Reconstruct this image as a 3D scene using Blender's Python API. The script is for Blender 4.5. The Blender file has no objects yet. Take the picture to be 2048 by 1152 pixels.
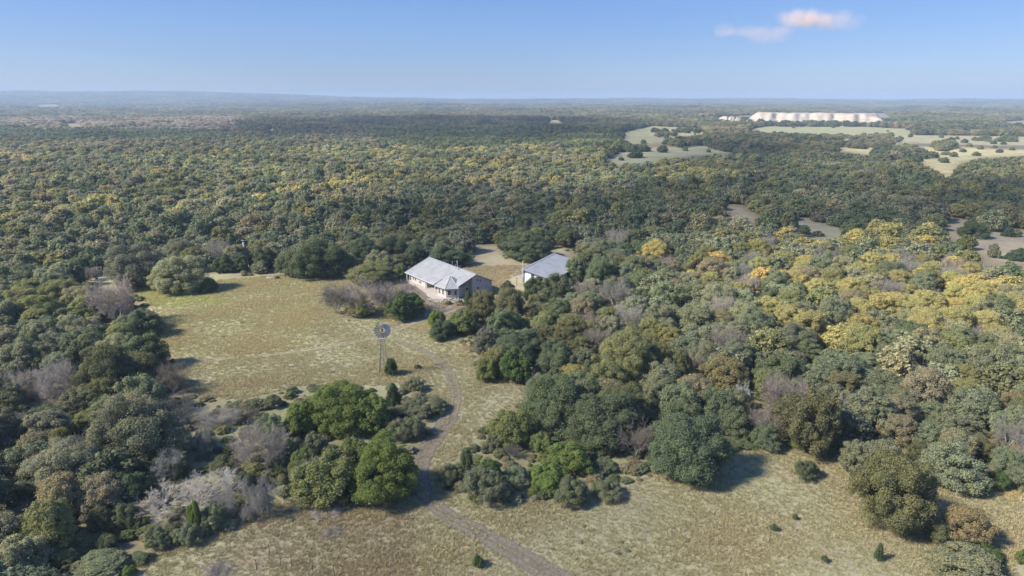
import bpy, bmesh, math, random
import numpy as np
from mathutils import Vector, Matrix
rnd = random.Random(11)
rng = np.random.default_rng(7)
S = bpy.context.scene
COL = S.collection
R = math.radians

# ------------------------------------------------------------------ camera model
F, CX, CY, H = 1365., 1024., 576., 50.
PITCH = math.atan((CY - 196) / F)
PC, PS = math.cos(PITCH), math.sin(PITCH)
def ray(x, y):
    u = (x - CX) / F; v = (CY - y) / F
    return (u, PC + v * PS, -PS + v * PC)
def G(x, y, h=0.):
    r = ray(x, y); t = (h - H) / r[2]
    return (r[0] * t, r[1] * t)
def P(x, y, z):
    z = z - H
    f = y * PC - z * PS; up = y * PS + z * PC
    return CX + F * x / f, CY - F * up / f

cam = bpy.data.cameras.new('camera'); co = bpy.data.objects.new('camera', cam); COL.objects.link(co)
co.location = (0, 0, H); co.rotation_euler = (R(90) - PITCH, 0, 0)
cam.sensor_width = 36; cam.lens = 36 * F / 2048; cam.clip_end = 40000; cam.clip_start = 1
S.camera = co

# ------------------------------------------------------------------ light
SUN_TRAVEL_AZ = Vector((0.95, 0.30)).normalized()
SUN_EL = R(40)
to_sun = Vector((-SUN_TRAVEL_AZ.x * math.cos(SUN_EL), -SUN_TRAVEL_AZ.y * math.cos(SUN_EL), math.sin(SUN_EL)))
sl = bpy.data.lights.new('sun', 'SUN'); so = bpy.data.objects.new('sun', sl); COL.objects.link(so)
sl.energy = 3.7; sl.angle = R(7.0); sl.color = (1.0, .93, .80)
so.rotation_euler = to_sun.to_track_quat('Z', 'Y').to_euler(); so.location = (-300, -100, 300)
w = bpy.data.worlds.new("World"); S.world = w; w.use_nodes = True
nt = w.node_tree; nt.nodes.clear()
out = nt.nodes.new('ShaderNodeOutputWorld'); bg = nt.nodes.new('ShaderNodeBackground'); sky = nt.nodes.new('ShaderNodeTexSky')
sky.sky_type = 'NISHITA'; sky.sun_disc = False; sky.sun_elevation = SUN_EL
sky.sun_rotation = math.atan2(to_sun.x, to_sun.y)
sky.altitude = 300; sky.air_density = 1.0; sky.dust_density = 0.3; sky.ozone_density = 6.0
hs = nt.nodes.new('ShaderNodeHueSaturation'); hs.inputs['Saturation'].default_value = 1.3; hs.inputs['Value'].default_value = 1.08
ga = nt.nodes.new('ShaderNodeGamma'); ga.inputs[1].default_value = .6; nt.links.new(sky.outputs[0], ga.inputs[0]); nt.links.new(ga.outputs[0], hs.inputs['Color']); gm_ = nt.nodes.new('ShaderNodeMix'); gm_.data_type = 'RGBA'; gm_.blend_type = 'MULTIPLY'; gm_.inputs['Factor'].default_value = 1; gm_.inputs['B'].default_value = (.70, .78, 1.08, 1)
nt.links.new(hs.outputs[0], gm_.inputs['A']); nt.links.new(gm_.outputs['Result'], bg.inputs['Color'])
nt.links.new(bg.outputs[0], out.inputs['Surface']); bg.inputs['Strength'].default_value = 0.10
S.view_settings.view_transform = 'Standard'; S.view_settings.look = 'None'; S.view_settings.exposure = 1.27
S.view_settings.gamma = 1
S.render.engine = 'CYCLES'
S.cycles.max_bounces = 8; S.cycles.diffuse_bounces = 4; S.cycles.glossy_bounces = 2; S.cycles.transmission_bounces = 2
S.cycles.transparent_max_bounces = 24; S.cycles.volume_bounces = 2
S.cycles.use_denoising = True

# ------------------------------------------------------------------ helpers
def tag(o, label=None, cat=None, group=None, kind=None):
    if label: o['label'] = label
    if cat: o['category'] = cat
    if group: o['group'] = group
    if kind: o['kind'] = kind
    return o
def empty(name, loc, rz=0, scale=(1, 1, 1)):
    o = bpy.data.objects.new(name, None); COL.objects.link(o)
    o.location = loc; o.rotation_euler = (0, 0, rz); o.scale = scale; o.empty_display_size = .5
    return o
def link(name, me, parent=None, mats=()):
    o = bpy.data.objects.new(name, me); COL.objects.link(o)
    if parent is not None: o.parent = parent
    return o
def np_mesh(name, V, faces_idx, nper, mats=(), attrs=None, smooth=False):
    """V (n,3), faces_idx flat int array, all faces have nper corners"""
    me = bpy.data.meshes.new(name)
    V = np.asarray(V, np.float32); fi = np.asarray(faces_idx, np.int32).ravel(); nf = len(fi) // nper
    me.vertices.add(len(V)); me.vertices.foreach_set('co', V.ravel())
    me.loops.add(len(fi)); me.loops.foreach_set('vertex_index', fi)
    me.polygons.add(nf); me.polygons.foreach_set('loop_start', np.arange(nf, dtype=np.int32) * nper)
    me.polygons.foreach_set('loop_total', np.full(nf, nper, np.int32))
    if smooth: me.polygons.foreach_set('use_smooth', np.ones(nf, bool))
    for m in mats: me.materials.append(m)
    for k, (t, a) in (attrs or {}).items():
        at = me.attributes.new(k, t, 'POINT')
        at.data.foreach_set({'FLOAT': 'value', 'INT': 'value', 'FLOAT_COLOR': 'color', 'FLOAT_VECTOR': 'vector'}[t], np.asarray(a).ravel())
    me.update(calc_edges=True)
    return me
class MB:
    def __init__(s): s.V = []; s.Fc = []
    def add(s, vs, fs):
        n = len(s.V); s.V += [tuple(v) for v in vs]; s.Fc += [tuple(i + n for i in f) for f in fs]; return s
    def box(s, x0, x1, y0, y1, z0, z1):
        return s.add([(x0,y0,z0),(x1,y0,z0),(x1,y1,z0),(x0,y1,z0),(x0,y0,z1),(x1,y0,z1),(x1,y1,z1),(x0,y1,z1)],
                     [(0,3,2,1),(4,5,6,7),(0,1,5,4),(1,2,6,5),(2,3,7,6),(3,0,4,7)])
    def tube(s, a, b, r0, r1=None, n=6, caps=True):
        a = Vector(a); b = Vector(b); r1 = r0 if r1 is None else r1
        d = (b - a).normalized(); u = d.orthogonal().normalized(); v = d.cross(u)
        vs = []
        for c, r in ((a, r0), (b, r1)):
            for k in range(n):
                t = 2 * math.pi * k / n; vs.append(c + (u * math.cos(t) + v * math.sin(t)) * r)
        fs = [(k, (k + 1) % n, n + (k + 1) % n, n + k) for k in range(n)]
        if caps: fs += [tuple(range(n - 1, -1, -1)), tuple(range(n, 2 * n))]
        return s.add(vs, fs)
    def prism(s, poly, z0, z1):
        n = len(poly)
        z0 = z0 if hasattr(z0, '__len__') else [z0] * n; z1 = z1 if hasattr(z1, '__len__') else [z1] * n
        vs = [(p[0], p[1], z) for p, z in zip(poly, z0)] + [(p[0], p[1], z) for p, z in zip(poly, z1)]
        return s.add(vs, [tuple(range(n - 1, -1, -1)), tuple(range(n, 2 * n))] + [(k, (k + 1) % n, n + (k + 1) % n, n + k) for k in range(n)])
    def slab(s, pts, th):
        """thick sheet from a planar outline (top face), thickness downwards"""
        n = len(pts)
        vs = [tuple(p) for p in pts] + [(p[0], p[1], p[2] - th) for p in pts]
        return s.add(vs, [tuple(range(n)), tuple(range(2 * n - 1, n - 1, -1))] + [((k + 1) % n, k, n + k, n + (k + 1) % n) for k in range(n)])
    def mesh(s, name, mat, smooth=False):
        me = bpy.data.meshes.new(name); me.from_pydata(s.V, [], s.Fc); me.materials.append(mat)
        bm = bmesh.new(); bm.from_mesh(me); bmesh.ops.recalc_face_normals(bm, faces=bm.faces); bm.to_mesh(me); bm.free()
        if smooth: me.polygons.foreach_set('use_smooth', [True] * len(me.polygons))
        me.update(); return me
    def build(s, name, mat, parent=None, smooth=False): return link(name, s.mesh(name, mat, smooth), parent)

def mat(name, color, rough=.8, metal=0, noise=None, bump=0, spec=.3):
    m = bpy.data.materials.new(name); m.use_nodes = True; nt = m.node_tree
    b = nt.nodes['Principled BSDF']; b.inputs['Roughness'].default_value = rough; b.inputs['Metallic'].default_value = metal
    b.inputs['Specular IOR Level'].default_value = spec
    b.inputs['Base Color'].default_value = (*color, 1)
    if noise:
        sc, amt = noise[:2]
        tc = nt.nodes.new('ShaderNodeTexCoord'); n = nt.nodes.new('ShaderNodeTexNoise')
        n.inputs['Scale'].default_value = sc; n.inputs['Detail'].default_value = 6; n.inputs['Roughness'].default_value = .65
        nt.links.new(tc.outputs['Object'], n.inputs['Vector'])
        r = nt.nodes.new('ShaderNodeMapRange'); r.inputs['From Min'].default_value = .3; r.inputs['From Max'].default_value = .7
        r.inputs['To Min'].default_value = 1 - amt; r.inputs['To Max'].default_value = 1 + amt
        nt.links.new(n.outputs['Fac'], r.inputs['Value'])
        mx = nt.nodes.new('ShaderNodeVectorMath'); mx.operation = 'SCALE'; mx.inputs[0].default_value = color
        nt.links.new(r.outputs[0], mx.inputs['Scale']); nt.links.new(mx.outputs[0], b.inputs['Base Color'])
        if bump:
            bp = nt.nodes.new('ShaderNodeBump'); bp.inputs['Strength'].default_value = bump; bp.inputs['Distance'].default_value = .1
            nt.links.new(n.outputs['Fac'], bp.inputs['Height']); nt.links.new(bp.outputs[0], b.inputs['Normal'])
    return m

# ------------------------------------------------------------------ terrain height
def _sm(a, b, t):
    t = np.clip((t - a) / (b - a), 0, 1); return t * t * (3 - 2 * t)
def _n2(x, y, s, seed):
    return (np.sin(x / s * 1.3 + seed + 1.7 * np.sin(y / s * .9 + seed * 2.1)) * np.cos(y / s * 1.1 - seed * 1.3 + 1.3 * np.sin(x / s * .7 + seed)))
def zt(x, y):
    x = np.asarray(x, float); y = np.asarray(y, float)
    d = np.hypot(x, y)
    ya = np.maximum(y, 1.)
    px = CX + F * x / ya / PC           # rough bearing used only to vary the ridge height with direction
    z = .12 * _n2(x, y, 9, 1.) * _sm(30, 90, d) + .25 * _n2(x, y, 31, 2.3)
    z = z * (1 - .0)
    z = z + _sm(900, 3500, d) * 7 * _n2(x, y, 420, .4) + _sm(500, 2000, d) * 2.0 * _n2(x, y, 170, 4.2)
    left = _sm(900, 300, px)
    ridge = 34 + 62 * left + 10 * _n2(x, y, 1500, 3.)
    rise = _sm(5200, 8200, d)
    z = z + rise * ridge
    z = z + _sm(3200, 5200, d) * _sm(6800, 5600, d) * 14 * _sm(-.2, .9, _n2(x, y, 1300, 1.1))
    z = np.where(y < 20, z * .3, z)
    return z

# ------------------------------------------------------------------ region polygons (as seen; turned into world outlines)
def inside(poly, x, y):
    n = len(poly); c = False; j = n - 1
    for i in range(n):
        xi, yi = poly[i]; xj, yj = poly[j]
        if (yi > y) != (yj > y) and x < (xj - xi) * (y - yi) / (yj - yi) + xi: c = not c
        j = i
    return c
def inside_np(poly, x, y):
    c = np.zeros(x.shape, bool); n = len(poly); j = n - 1
    for i in range(n):
        xi, yi = poly[i]; xj, yj = poly[j]
        if yi != yj:
            k = ((yi > y) != (yj > y)) & (x < (xj - xi) * (y - yi) / (yj - yi) + xi); c ^= k
        j = i
    return c
CLEAR = [
 [(165,575),(215,545),(420,545),(500,548),(560,540),(650,555),(700,540),(800,555),(815,575),(860,600),(945,610),(960,625),(950,650),(900,665),(945,700),(960,760),(1040,765),(1050,800),(1000,830),(890,940),(870,980),(960,1000),(1100,1000),(1240,975),(1330,930),(1440,930),(1470,895),(1560,890),(1700,915),(1730,960),(1880,960),(2048,975),(2300,980),(2300,1300),(200,1300),(240,1152),(330,1100),(480,1050),(560,1000),(640,1000),(830,990),(830,900),(880,850),(880,800),(790,770),(600,770),(520,790),(480,800),(380,790),(350,760),(360,720),(300,690),(320,650),(300,610),(270,590)],
 [(925,490),(1000,492),(1010,515),(1090,518),(1100,490),(1125,492),(1140,515),(1150,575),(1045,590),(990,600),(900,600),(800,560),(812,540),(860,512),(905,535),(930,540),(940,520)],
 [(1585,441),(1610,436),(1694,463),(1720,470),(1629,485),(1603,470)],
 [(1439,408),(1479,410),(1519,441),(1504,448),(1461,427)],
 [(1892,441),(1943,439),(1976,463),(2048,459),(2300,470),(2300,540),(2048,525),(1994,525),(1928,485),(1899,474)],
 [(1793,350),(1830,352),(1826,361),(1797,361)],
 [(1800,302),(1877,293),(2048,295),(2300,290),(2300,312),(2048,312),(1968,315),(1913,326),(1908,357),(1892,353),(1855,331),(1826,317)],
 [(1210,318),(1245,300),(1340,294),(1370,290),(1475,296),(1480,305),(1380,312),(1310,322),(1270,330),(1215,325)],
 [(1230,268),(1300,252),(1400,256),(1415,268),(1350,275),(1340,282),(1300,288),(1262,287),(1240,275)],
 [(1500,258),(1560,247),(1650,250),(1820,258),(1825,275),(1800,285),(1640,280),(1640,268),(1560,266),(1500,262)],
 [(1820,270),(2048,273),(2300,275),(2300,312),(2048,310),(1880,300),(1790,295),(1780,285)],
 [(1660,296),(1740,290),(1790,300),(1760,310),(1700,305)],
 [(749,294),(775,288),(776,294)], [(97,447),(135,445),(132,455),(105,456)], [(537,257),(552,257),(550,262),(540,262)],
 [(1095,240),(1120,240),(1125,246),(1100,246)],
]
CLB = [(min(p[0] for p in c), min(p[1] for p in c), max(p[0] for p in c), max(p[1] for p in c)) for c in CLEAR]
def in_clear(x, y, lo=0):
    for k, c in enumerate(CLEAR):
        b = CLB[k]
        if b[0] <= x <= b[2] and b[1] <= y <= b[3] and inside(c, x, y): return True
    return False

# ------------------------------------------------------------------ materials of foliage
def leaf_mat(name, rough=.75, transl=.38, var=.3, noise_scale=.9):
    m = bpy.data.materials.new(name); m.use_nodes = True; nt = m.node_tree; N = nt.nodes; L = nt.links
    N.clear()
    o = N.new('ShaderNodeOutputMaterial')
    oi = N.new('ShaderNodeObjectInfo'); ai = N.new('ShaderNodeAttribute'); ai.attribute_type = 'INSTANCER'; ai.attribute_name = 'tint'
    gt = N.new('ShaderNodeMath'); gt.operation = 'GREATER_THAN'; gt.inputs[1].default_value = .0005; L.new(ai.outputs['Fac'], gt.inputs[0])
    mx = N.new('ShaderNodeMix'); mx.data_type = 'RGBA'; L.new(gt.outputs[0], mx.inputs['Factor']); L.new(oi.outputs['Color'], mx.inputs['A']); L.new(ai.outputs['Color'], mx.inputs['B'])
    av = N.new('ShaderNodeAttribute'); av.attribute_name = 'v'
    mr = N.new('ShaderNodeMapRange'); mr.inputs['To Min'].default_value = 1 - var; mr.inputs['To Max'].default_value = 1 + var; L.new(av.outputs['Fac'], mr.inputs['Value'])
    sc = N.new('ShaderNodeVectorMath'); sc.operation = 'SCALE'; L.new(mx.outputs['Result'], sc.inputs[0]); L.new(mr.outputs[0], sc.inputs['Scale'])
    # patches of yellower and duller leaves inside a crown
    tc = N.new('ShaderNodeTexCoord'); nz = N.new('ShaderNodeTexNoise'); nz.inputs['Scale'].default_value = noise_scale; nz.inputs['Detail'].default_value = 3
    L.new(tc.outputs['Object'], nz.inputs['Vector'])
    m2 = N.new('ShaderNodeMapRange'); m2.inputs['From Min'].default_value = .35; m2.inputs['From Max'].default_value = .7; L.new(nz.outputs['Fac'], m2.inputs['Value'])
    mul = N.new('ShaderNodeMix'); mul.data_type = 'RGBA'; mul.blend_type = 'MULTIPLY'; mul.inputs['B'].default_value = (1.3, 1.18, .95, 1)
    L.new(m2.outputs[0], mul.inputs['Factor']); L.new(sc.outputs[0], mul.inputs['A'])
    d = N.new('ShaderNodeBsdfPrincipled'); d.inputs['Roughness'].default_value = rough; d.inputs['Specular IOR Level'].default_value = .25
    L.new(mul.outputs['Result'], d.inputs['Base Color'])
    t = N.new('ShaderNodeBsdfTranslucent'); L.new(mul.outputs['Result'], t.inputs['Color'])
    ms = N.new('ShaderNodeMixShader'); ms.inputs['Fac'].default_value = transl
    L.new(d.outputs[0], ms.inputs[1]); L.new(t.outputs[0], ms.inputs[2]); L.new(ms.outputs[0], o.inputs['Surface'])
    return m
M_LEAF = leaf_mat('leaves')
M_TWIG = leaf_mat('bare_twigs', transl=0, var=.3)
M_GRASS = leaf_mat('grass_blades', transl=.3, var=.35)
M_BARK = mat('bark', (.10, .085, .07), .95, noise=(3, .35))
M_BARKPALE = mat('weathered_wood', (.42, .41, .39), .95, noise=(3, .25))

# ------------------------------------------------------------------ crown prototypes (nominal radius 3.5 m, height 6 m)
NR, NH = 3.5, 6.0
def leaves_mesh(name, C, Nrm, size, material, aspect=.65, smooth=False):
    n = len(C)
    v1 = np.cross(Nrm, rng.normal(size=(n, 3))); v1 /= np.linalg.norm(v1, axis=1)[:, None] + 1e-9
    v2 = np.cross(Nrm, v1)
    s = size * rng.uniform(.6, 1.35, n)[:, None]
    a = v1 * s; b = v2 * s * aspect
    bend = Nrm * s * .25
    V = np.stack([C - a, C - b * .9 + bend, C + a, C + b + bend], 1).reshape(-1, 3)
    idx = np.arange(4 * n)
    v = np.repeat(rng.uniform(0, 1, n), 4).astype(np.float32)
    return np_mesh(name, V, idx, 4, (material,), {'v': ('FLOAT', v)}, smooth)
def unit(n):
    d = rng.normal(size=(n, 3)); return d / np.linalg.norm(d, axis=1)[:, None]
def crown_proto(name, kind, nleaf, size):
    lob = []
    irr = [rng.uniform(-.5, .5) for _ in range(6)]
    def rad(az):   # uneven plan outline
        return 1 + .16 * math.sin(2 * az + irr[0] * 6) + .11 * math.sin(3 * az + irr[1] * 6) + .07 * math.sin(5 * az + irr[2] * 6)
    if kind == 'oak':
        nl = 170
        for _ in range(nl):
            az = rng.uniform(0, 2 * math.pi); el = math.asin(rng.uniform(-.12, 1)); q = rng.uniform(.62, .92) if rng.random() < .8 else rng.uniform(.2, .6)
            rr = NR * rad(az) * q * math.cos(el); z = NH * .16 + (NH * .70) * q * max(math.sin(el), -.12) * (1 + .15 * math.sin(3 * az + irr[3] * 9))
            lob.append((rr * math.cos(az), rr * math.sin(az), z + NH * .06, NR * rng.uniform(.09, .22), rng.uniform(.7, 1.05)))
    elif kind == 'elm':
        nl = 130
        for _ in range(nl):
            az = rng.uniform(0, 2 * math.pi); t = rng.uniform(0, 1) ** .8; q = rng.uniform(.55, .95)
            prof = math.sin(math.pi * (.17 + .78 * t ** .9)) ** .8
            rr = NR * rad(az + t) * q * prof * .98; z = NH * (.10 + .80 * t)
            lob.append((rr * math.cos(az), rr * math.sin(az), z, NR * rng.uniform(.10, .20), rng.uniform(.8, 1.1)))
        for _ in range(26):
            az = rng.uniform(0, 2 * math.pi); q = rng.uniform(0, .6)
            lob.append((NR * q * math.cos(az), NR * q * math.sin(az), NH * rng.uniform(.78, .93), NR * rng.uniform(.10, .18), 1))
    elif kind == 'bush':
        for _ in range(190):
            az = rng.uniform(0, 2 * math.pi); q = math.sqrt(rng.uniform(0.02, 1)) * .93
            rr = NR * rad(az) * q; top = NH * (.86 + .13 * math.sin(3 * az + irr[3] * 9)) * max(0, 1 - q ** 3) ** .5
            zz = NH * .08 + top * (rng.uniform(0, 1) ** .45)
            lob.append((rr * math.cos(az), rr * math.sin(az), zz, NR * rng.uniform(.08, .19), rng.uniform(.9, 1.7)))
    elif kind == 'juniper':
        for _ in range(110):
            az = rng.uniform(0, 2 * math.pi); t = rng.uniform(0, 1)
            prof = (1 - t) ** .6 * .95 + .06
            rr = NR * rad(az) * prof * rng.uniform(.5, .9); z = NH * (.06 + .88 * t)
            lob.append((rr * math.cos(az), rr * math.sin(az), z, NR * rng.uniform(.10, .2) * (1.1 - .5 * t), 1.5))
    elif kind == 'shrub':
        for _ in range(80):
            az = rng.uniform(0, 2 * math.pi); q = math.sqrt(rng.uniform(0, 1)) * .95
            zz = NH * (.14 + .66 * math.sqrt(max(0, 1 - q * q)) * rng.uniform(.35, 1.15))
            rr = NR * rad(az) * q
            lob.append((rr * math.cos(az), rr * math.sin(az), zz, NR * rng.uniform(.09, .2), rng.uniform(1.0, 1.9)))
    lob = np.array(lob)
    wgt = lob[:, 3] ** 2; wgt /= wgt.sum()
    k = rng.choice(len(lob), nleaf, p=wgt)
    d = unit(nleaf); d[:, 2] = np.where(rng.random(nleaf) < .6, np.abs(d[:, 2]), d[:, 2])
    r = lob[k, 3] * (1 + rng.normal(0, .12, nleaf)); r = np.where(rng.random(nleaf) < .06, r * rng.uniform(1.1, 1.9, nleaf), r)
    C = lob[k, :3] + d * r[:, None] * np.stack([np.ones(nleaf), np.ones(nleaf), lob[k, 4]], 1)
    C[:, 2] = np.maximum(C[:, 2], .08)
    q0, q1 = np.percentile(C[:, :2], .4, axis=0), np.percentile(C[:, :2], 99.6, axis=0)
    C[:, :2] = (C[:, :2] - (q0 + q1) / 2) * (2 * NR / (q1 - q0)).mean(); C[:, 2] *= NH / np.percentile(C[:, 2], 99.6)
    Nn = d * .75 + unit(nleaf) * .6 + np.array([0, 0, .25]); Nn /= np.linalg.norm(Nn, axis=1)[:, None]
    return leaves_mesh(name, C, Nn, size, M_LEAF)
def limb_mesh(name, material, seed, thick=.16, lean=0.):
    r = random.Random(seed); b = MB()
    nb = r.choice((2, 3, 3))
    base = Vector((0, 0, -.3))
    for i in range(nb):
        az = 2 * math.pi * i / nb + r.uniform(-.5, .5)
        p = base + Vector((.12 * math.cos(az), .12 * math.sin(az), 0)); d = Vector((math.cos(az) * .45, math.sin(az) * .45, 1)).normalized(); t = thick
        for j in range(4):
            q = p + d * r.uniform(.8, 1.1); b.tube(p, q, t, t * .78, 6, False)
            if j >= 1:
                for _ in range(2):
                    e = (d + Vector((r.uniform(-1, 1), r.uniform(-1, 1), r.uniform(-.1, .7)))).normalized()
                    q2 = q + e * r.uniform(.9, 1.4); b.tube(q, q2, t * .55, t * .3, 5, False)
                    e2 = (e + Vector((r.uniform(-.6, .6), r.uniform(-.6, .6), .3))).normalized(); b.tube(q2, q2 + e2 * .9, t * .3, t * .12, 4, False)
            d = (d + Vector((r.uniform(-.4, .4), r.uniform(-.4, .4), r.uniform(-.1, .2)))).normalized(); p = q; t *= .78
    return b.mesh(name, material)
def twigs(name, seed, style='dead', density=.8, tw=.014):
    """bare crown: recursive three-sided twigs. returns (limbs, twig spray)"""
    r = random.Random(seed); Vs = []; Fs = []; big = MB(); vv = []
    def seg(a, b, r0, r1, v):
        d = (b - a).normalized(); u = d.orthogonal().normalized(); w_ = d.cross(u); n = len(Vs)
        for c, rr in ((a, r0), (b, r1)):
            for k in range(3):
                t = 2.0944 * k; Vs.append(c + (u * math.cos(t) + w_ * math.sin(t)) * rr); vv.append(v)
        for k in range(3): Fs.append((n + k, n + (k + 1) % 3, n + 3 + (k + 1) % 3, n + 3 + k))
    def grow(p, d, L, t, lv, v):
        n = 3
        for i in range(n):
            q = p + d * L / n
            if lv <= 2: big.tube(p, q, t, t * .82, 5, False)
            else: seg(p, q, max(t, tw), max(t * .8, tw * .8), v)
            t *= .82
            if lv < 5:
                for _ in range(2 if r.random() < .55 * density else 1):
                    s = 1.0 if style == 'dead' else .75
                    e = (d * .8 + Vector((r.uniform(-1, 1), r.uniform(-1, 1), r.uniform(-.5, .8))) * s).normalized()
                    if style == 'weeping' and lv >= 3: e = (e + Vector((0, 0, -1.0))).normalized()
                    if style == 'fallen': e.z *= .55; e.normalize()
                    grow(q, e, L * r.uniform(.55, .78), t * .62, lv + 1, r.random())
            d = (d + Vector((r.uniform(-.3, .3), r.uniform(-.3, .3), r.uniform(-.2, .15) - (.35 if style == 'weeping' and lv > 2 else 0)))).normalized(); p = q
            if p.z < .1: d.z = abs(d.z) * .5
    nb = 5 if style != 'tall' else 2
    for i in range(nb):
        az = 2 * math.pi * i / nb + r.uniform(-.4, .4)
        up = {'dead': .9, 'weeping': 1.3, 'fallen': .32, 'bush': 1.1, 'tall': 3.0}[style]
        d = Vector((math.cos(az), math.sin(az), up)).normalized()
        grow(Vector((.1 * math.cos(az), .1 * math.sin(az), 0)), d, 3.6 if style != 'bush' else 3.0, .11, 0 if style != 'bush' else 1, r.random())
    V = np.array([tuple(v) for v in Vs]); 
    mx = np.abs(V[:, :2]).max(); 
    me = np_mesh(name, V, np.array(Fs).ravel(), 4, (M_TWIG,), {'v': ('FLOAT', np.array(vv, np.float32))})
    lim = big.mesh('limbs', M_BARKPALE)
    # normalise to nominal size
    sx = NR / np.percentile(np.hypot(V[:, 0], V[:, 1]), 97); sz = NH / np.percentile(V[:, 2], 99)
    for m_ in (me, lim): m_.transform(Matrix.Diagonal((sx, sx, sz, 1)))
    return me, lim
PROTO = {}
PROTO['oak'] = [crown_proto('oak_crown', 'oak', 44000, .115) for _ in range(6)]
PROTO['elm'] = [crown_proto('elm_crown', 'elm', 42000, .105) for _ in range(5)]
PROTO['juniper'] = [crown_proto('juniper_crown', 'juniper', 24000, .11) for _ in range(2)]
PROTO['shrub'] = [crown_proto('shrub_crown', 'shrub', 26000, .10) for _ in range(5)]
PROTO['oak_large'] = [crown_proto('oak_crown', 'oak', 95000, .075) for _ in range(3)]
PROTO['elm_large'] = [crown_proto('elm_crown', 'elm', 90000, .07) for _ in range(2)]
PROTO['bush'] = [crown_proto('bush_crown', 'bush', 40000, .12) for _ in range(4)]
LOW = {}
LOW['oak'] = [crown_proto('oak_crown_far', 'oak', 6500, .27) for _ in range(4)]
LOW['elm'] = [crown_proto('elm_crown_far', 'elm', 6500, .25) for _ in range(4)]
LIMBS = [limb_mesh('limbs', M_BARK, 40 + i) for i in range(5)]
DEAD = {'dead': [twigs('twigs', 3, 'dead'), twigs('twigs', 5, 'dead')], 'weeping': [twigs('twigs', 8, 'weeping')],
        'fallen': [twigs('twigs', 21, 'fallen')], 'bush': [twigs('twigs', 31, 'bush', 1.5), twigs('twigs', 33, 'bush', 1.5)], 'tall': [twigs('twigs', 51, 'tall', .5)]}

# tints: linear base colours of leaves; (species, colour, adjective)
T = {
 'dk': ('oak', (.050, .070, .034), 'dark green'), 'o': ('oak', (.064, .084, .042), 'deep green'),
 'g': ('oak', (.094, .108, .062), 'grey-green'), 'gp': ('oak', (.135, .142, .080), 'pale grey-green'),
 'gd': ('oak', (.076, .082, .055), 'dull grey'),
 'm': ('elm', (.105, .112, .042), 'olive'), 'md': ('elm', (.075, .080, .035), 'dark olive'), 'mg': ('elm', (.125, .120, .070), 'greyish olive'),
 'mb': ('elm', (.125, .108, .058), 'brownish'), 'y': ('elm', (.225, .193, .062), 'yellow'), 'yg': ('elm', (.168, .160, .056), 'yellow-green'),
 'or': ('elm', (.120, .106, .045), 'rusty olive'),
 'b': ('shrubtree', (.072, .104, .022), 'bright green'), 'bd': ('shrubtree', (.042, .070, .020), 'glossy dark green'), 'by': ('shrubtree', (.110, .125, .030), 'yellowish green'),
 'bo': ('shrubtree', (.080, .098, .030), 'olive green'),
 'j': ('juniper', (.040, .062, .028), 'dark green'),
 's': ('shrub', (.085, .100, .055), 'grey-green'), 'sd': ('shrub', (.060, .075, .036), 'dark'), 'sg': ('shrub', (.130, .135, .085), 'pale'),
 'd': ('dead', (.128, .124, .119), 'bare grey'), 'dw': ('dead', (.19, .186, .180), 'bleached'), 'p': ('bare', (.112, .102, .095), 'leafless pinkish-grey'),
 'pd': ('bare', (.076, .070, .064), 'leafless dark grey'),
}
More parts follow.
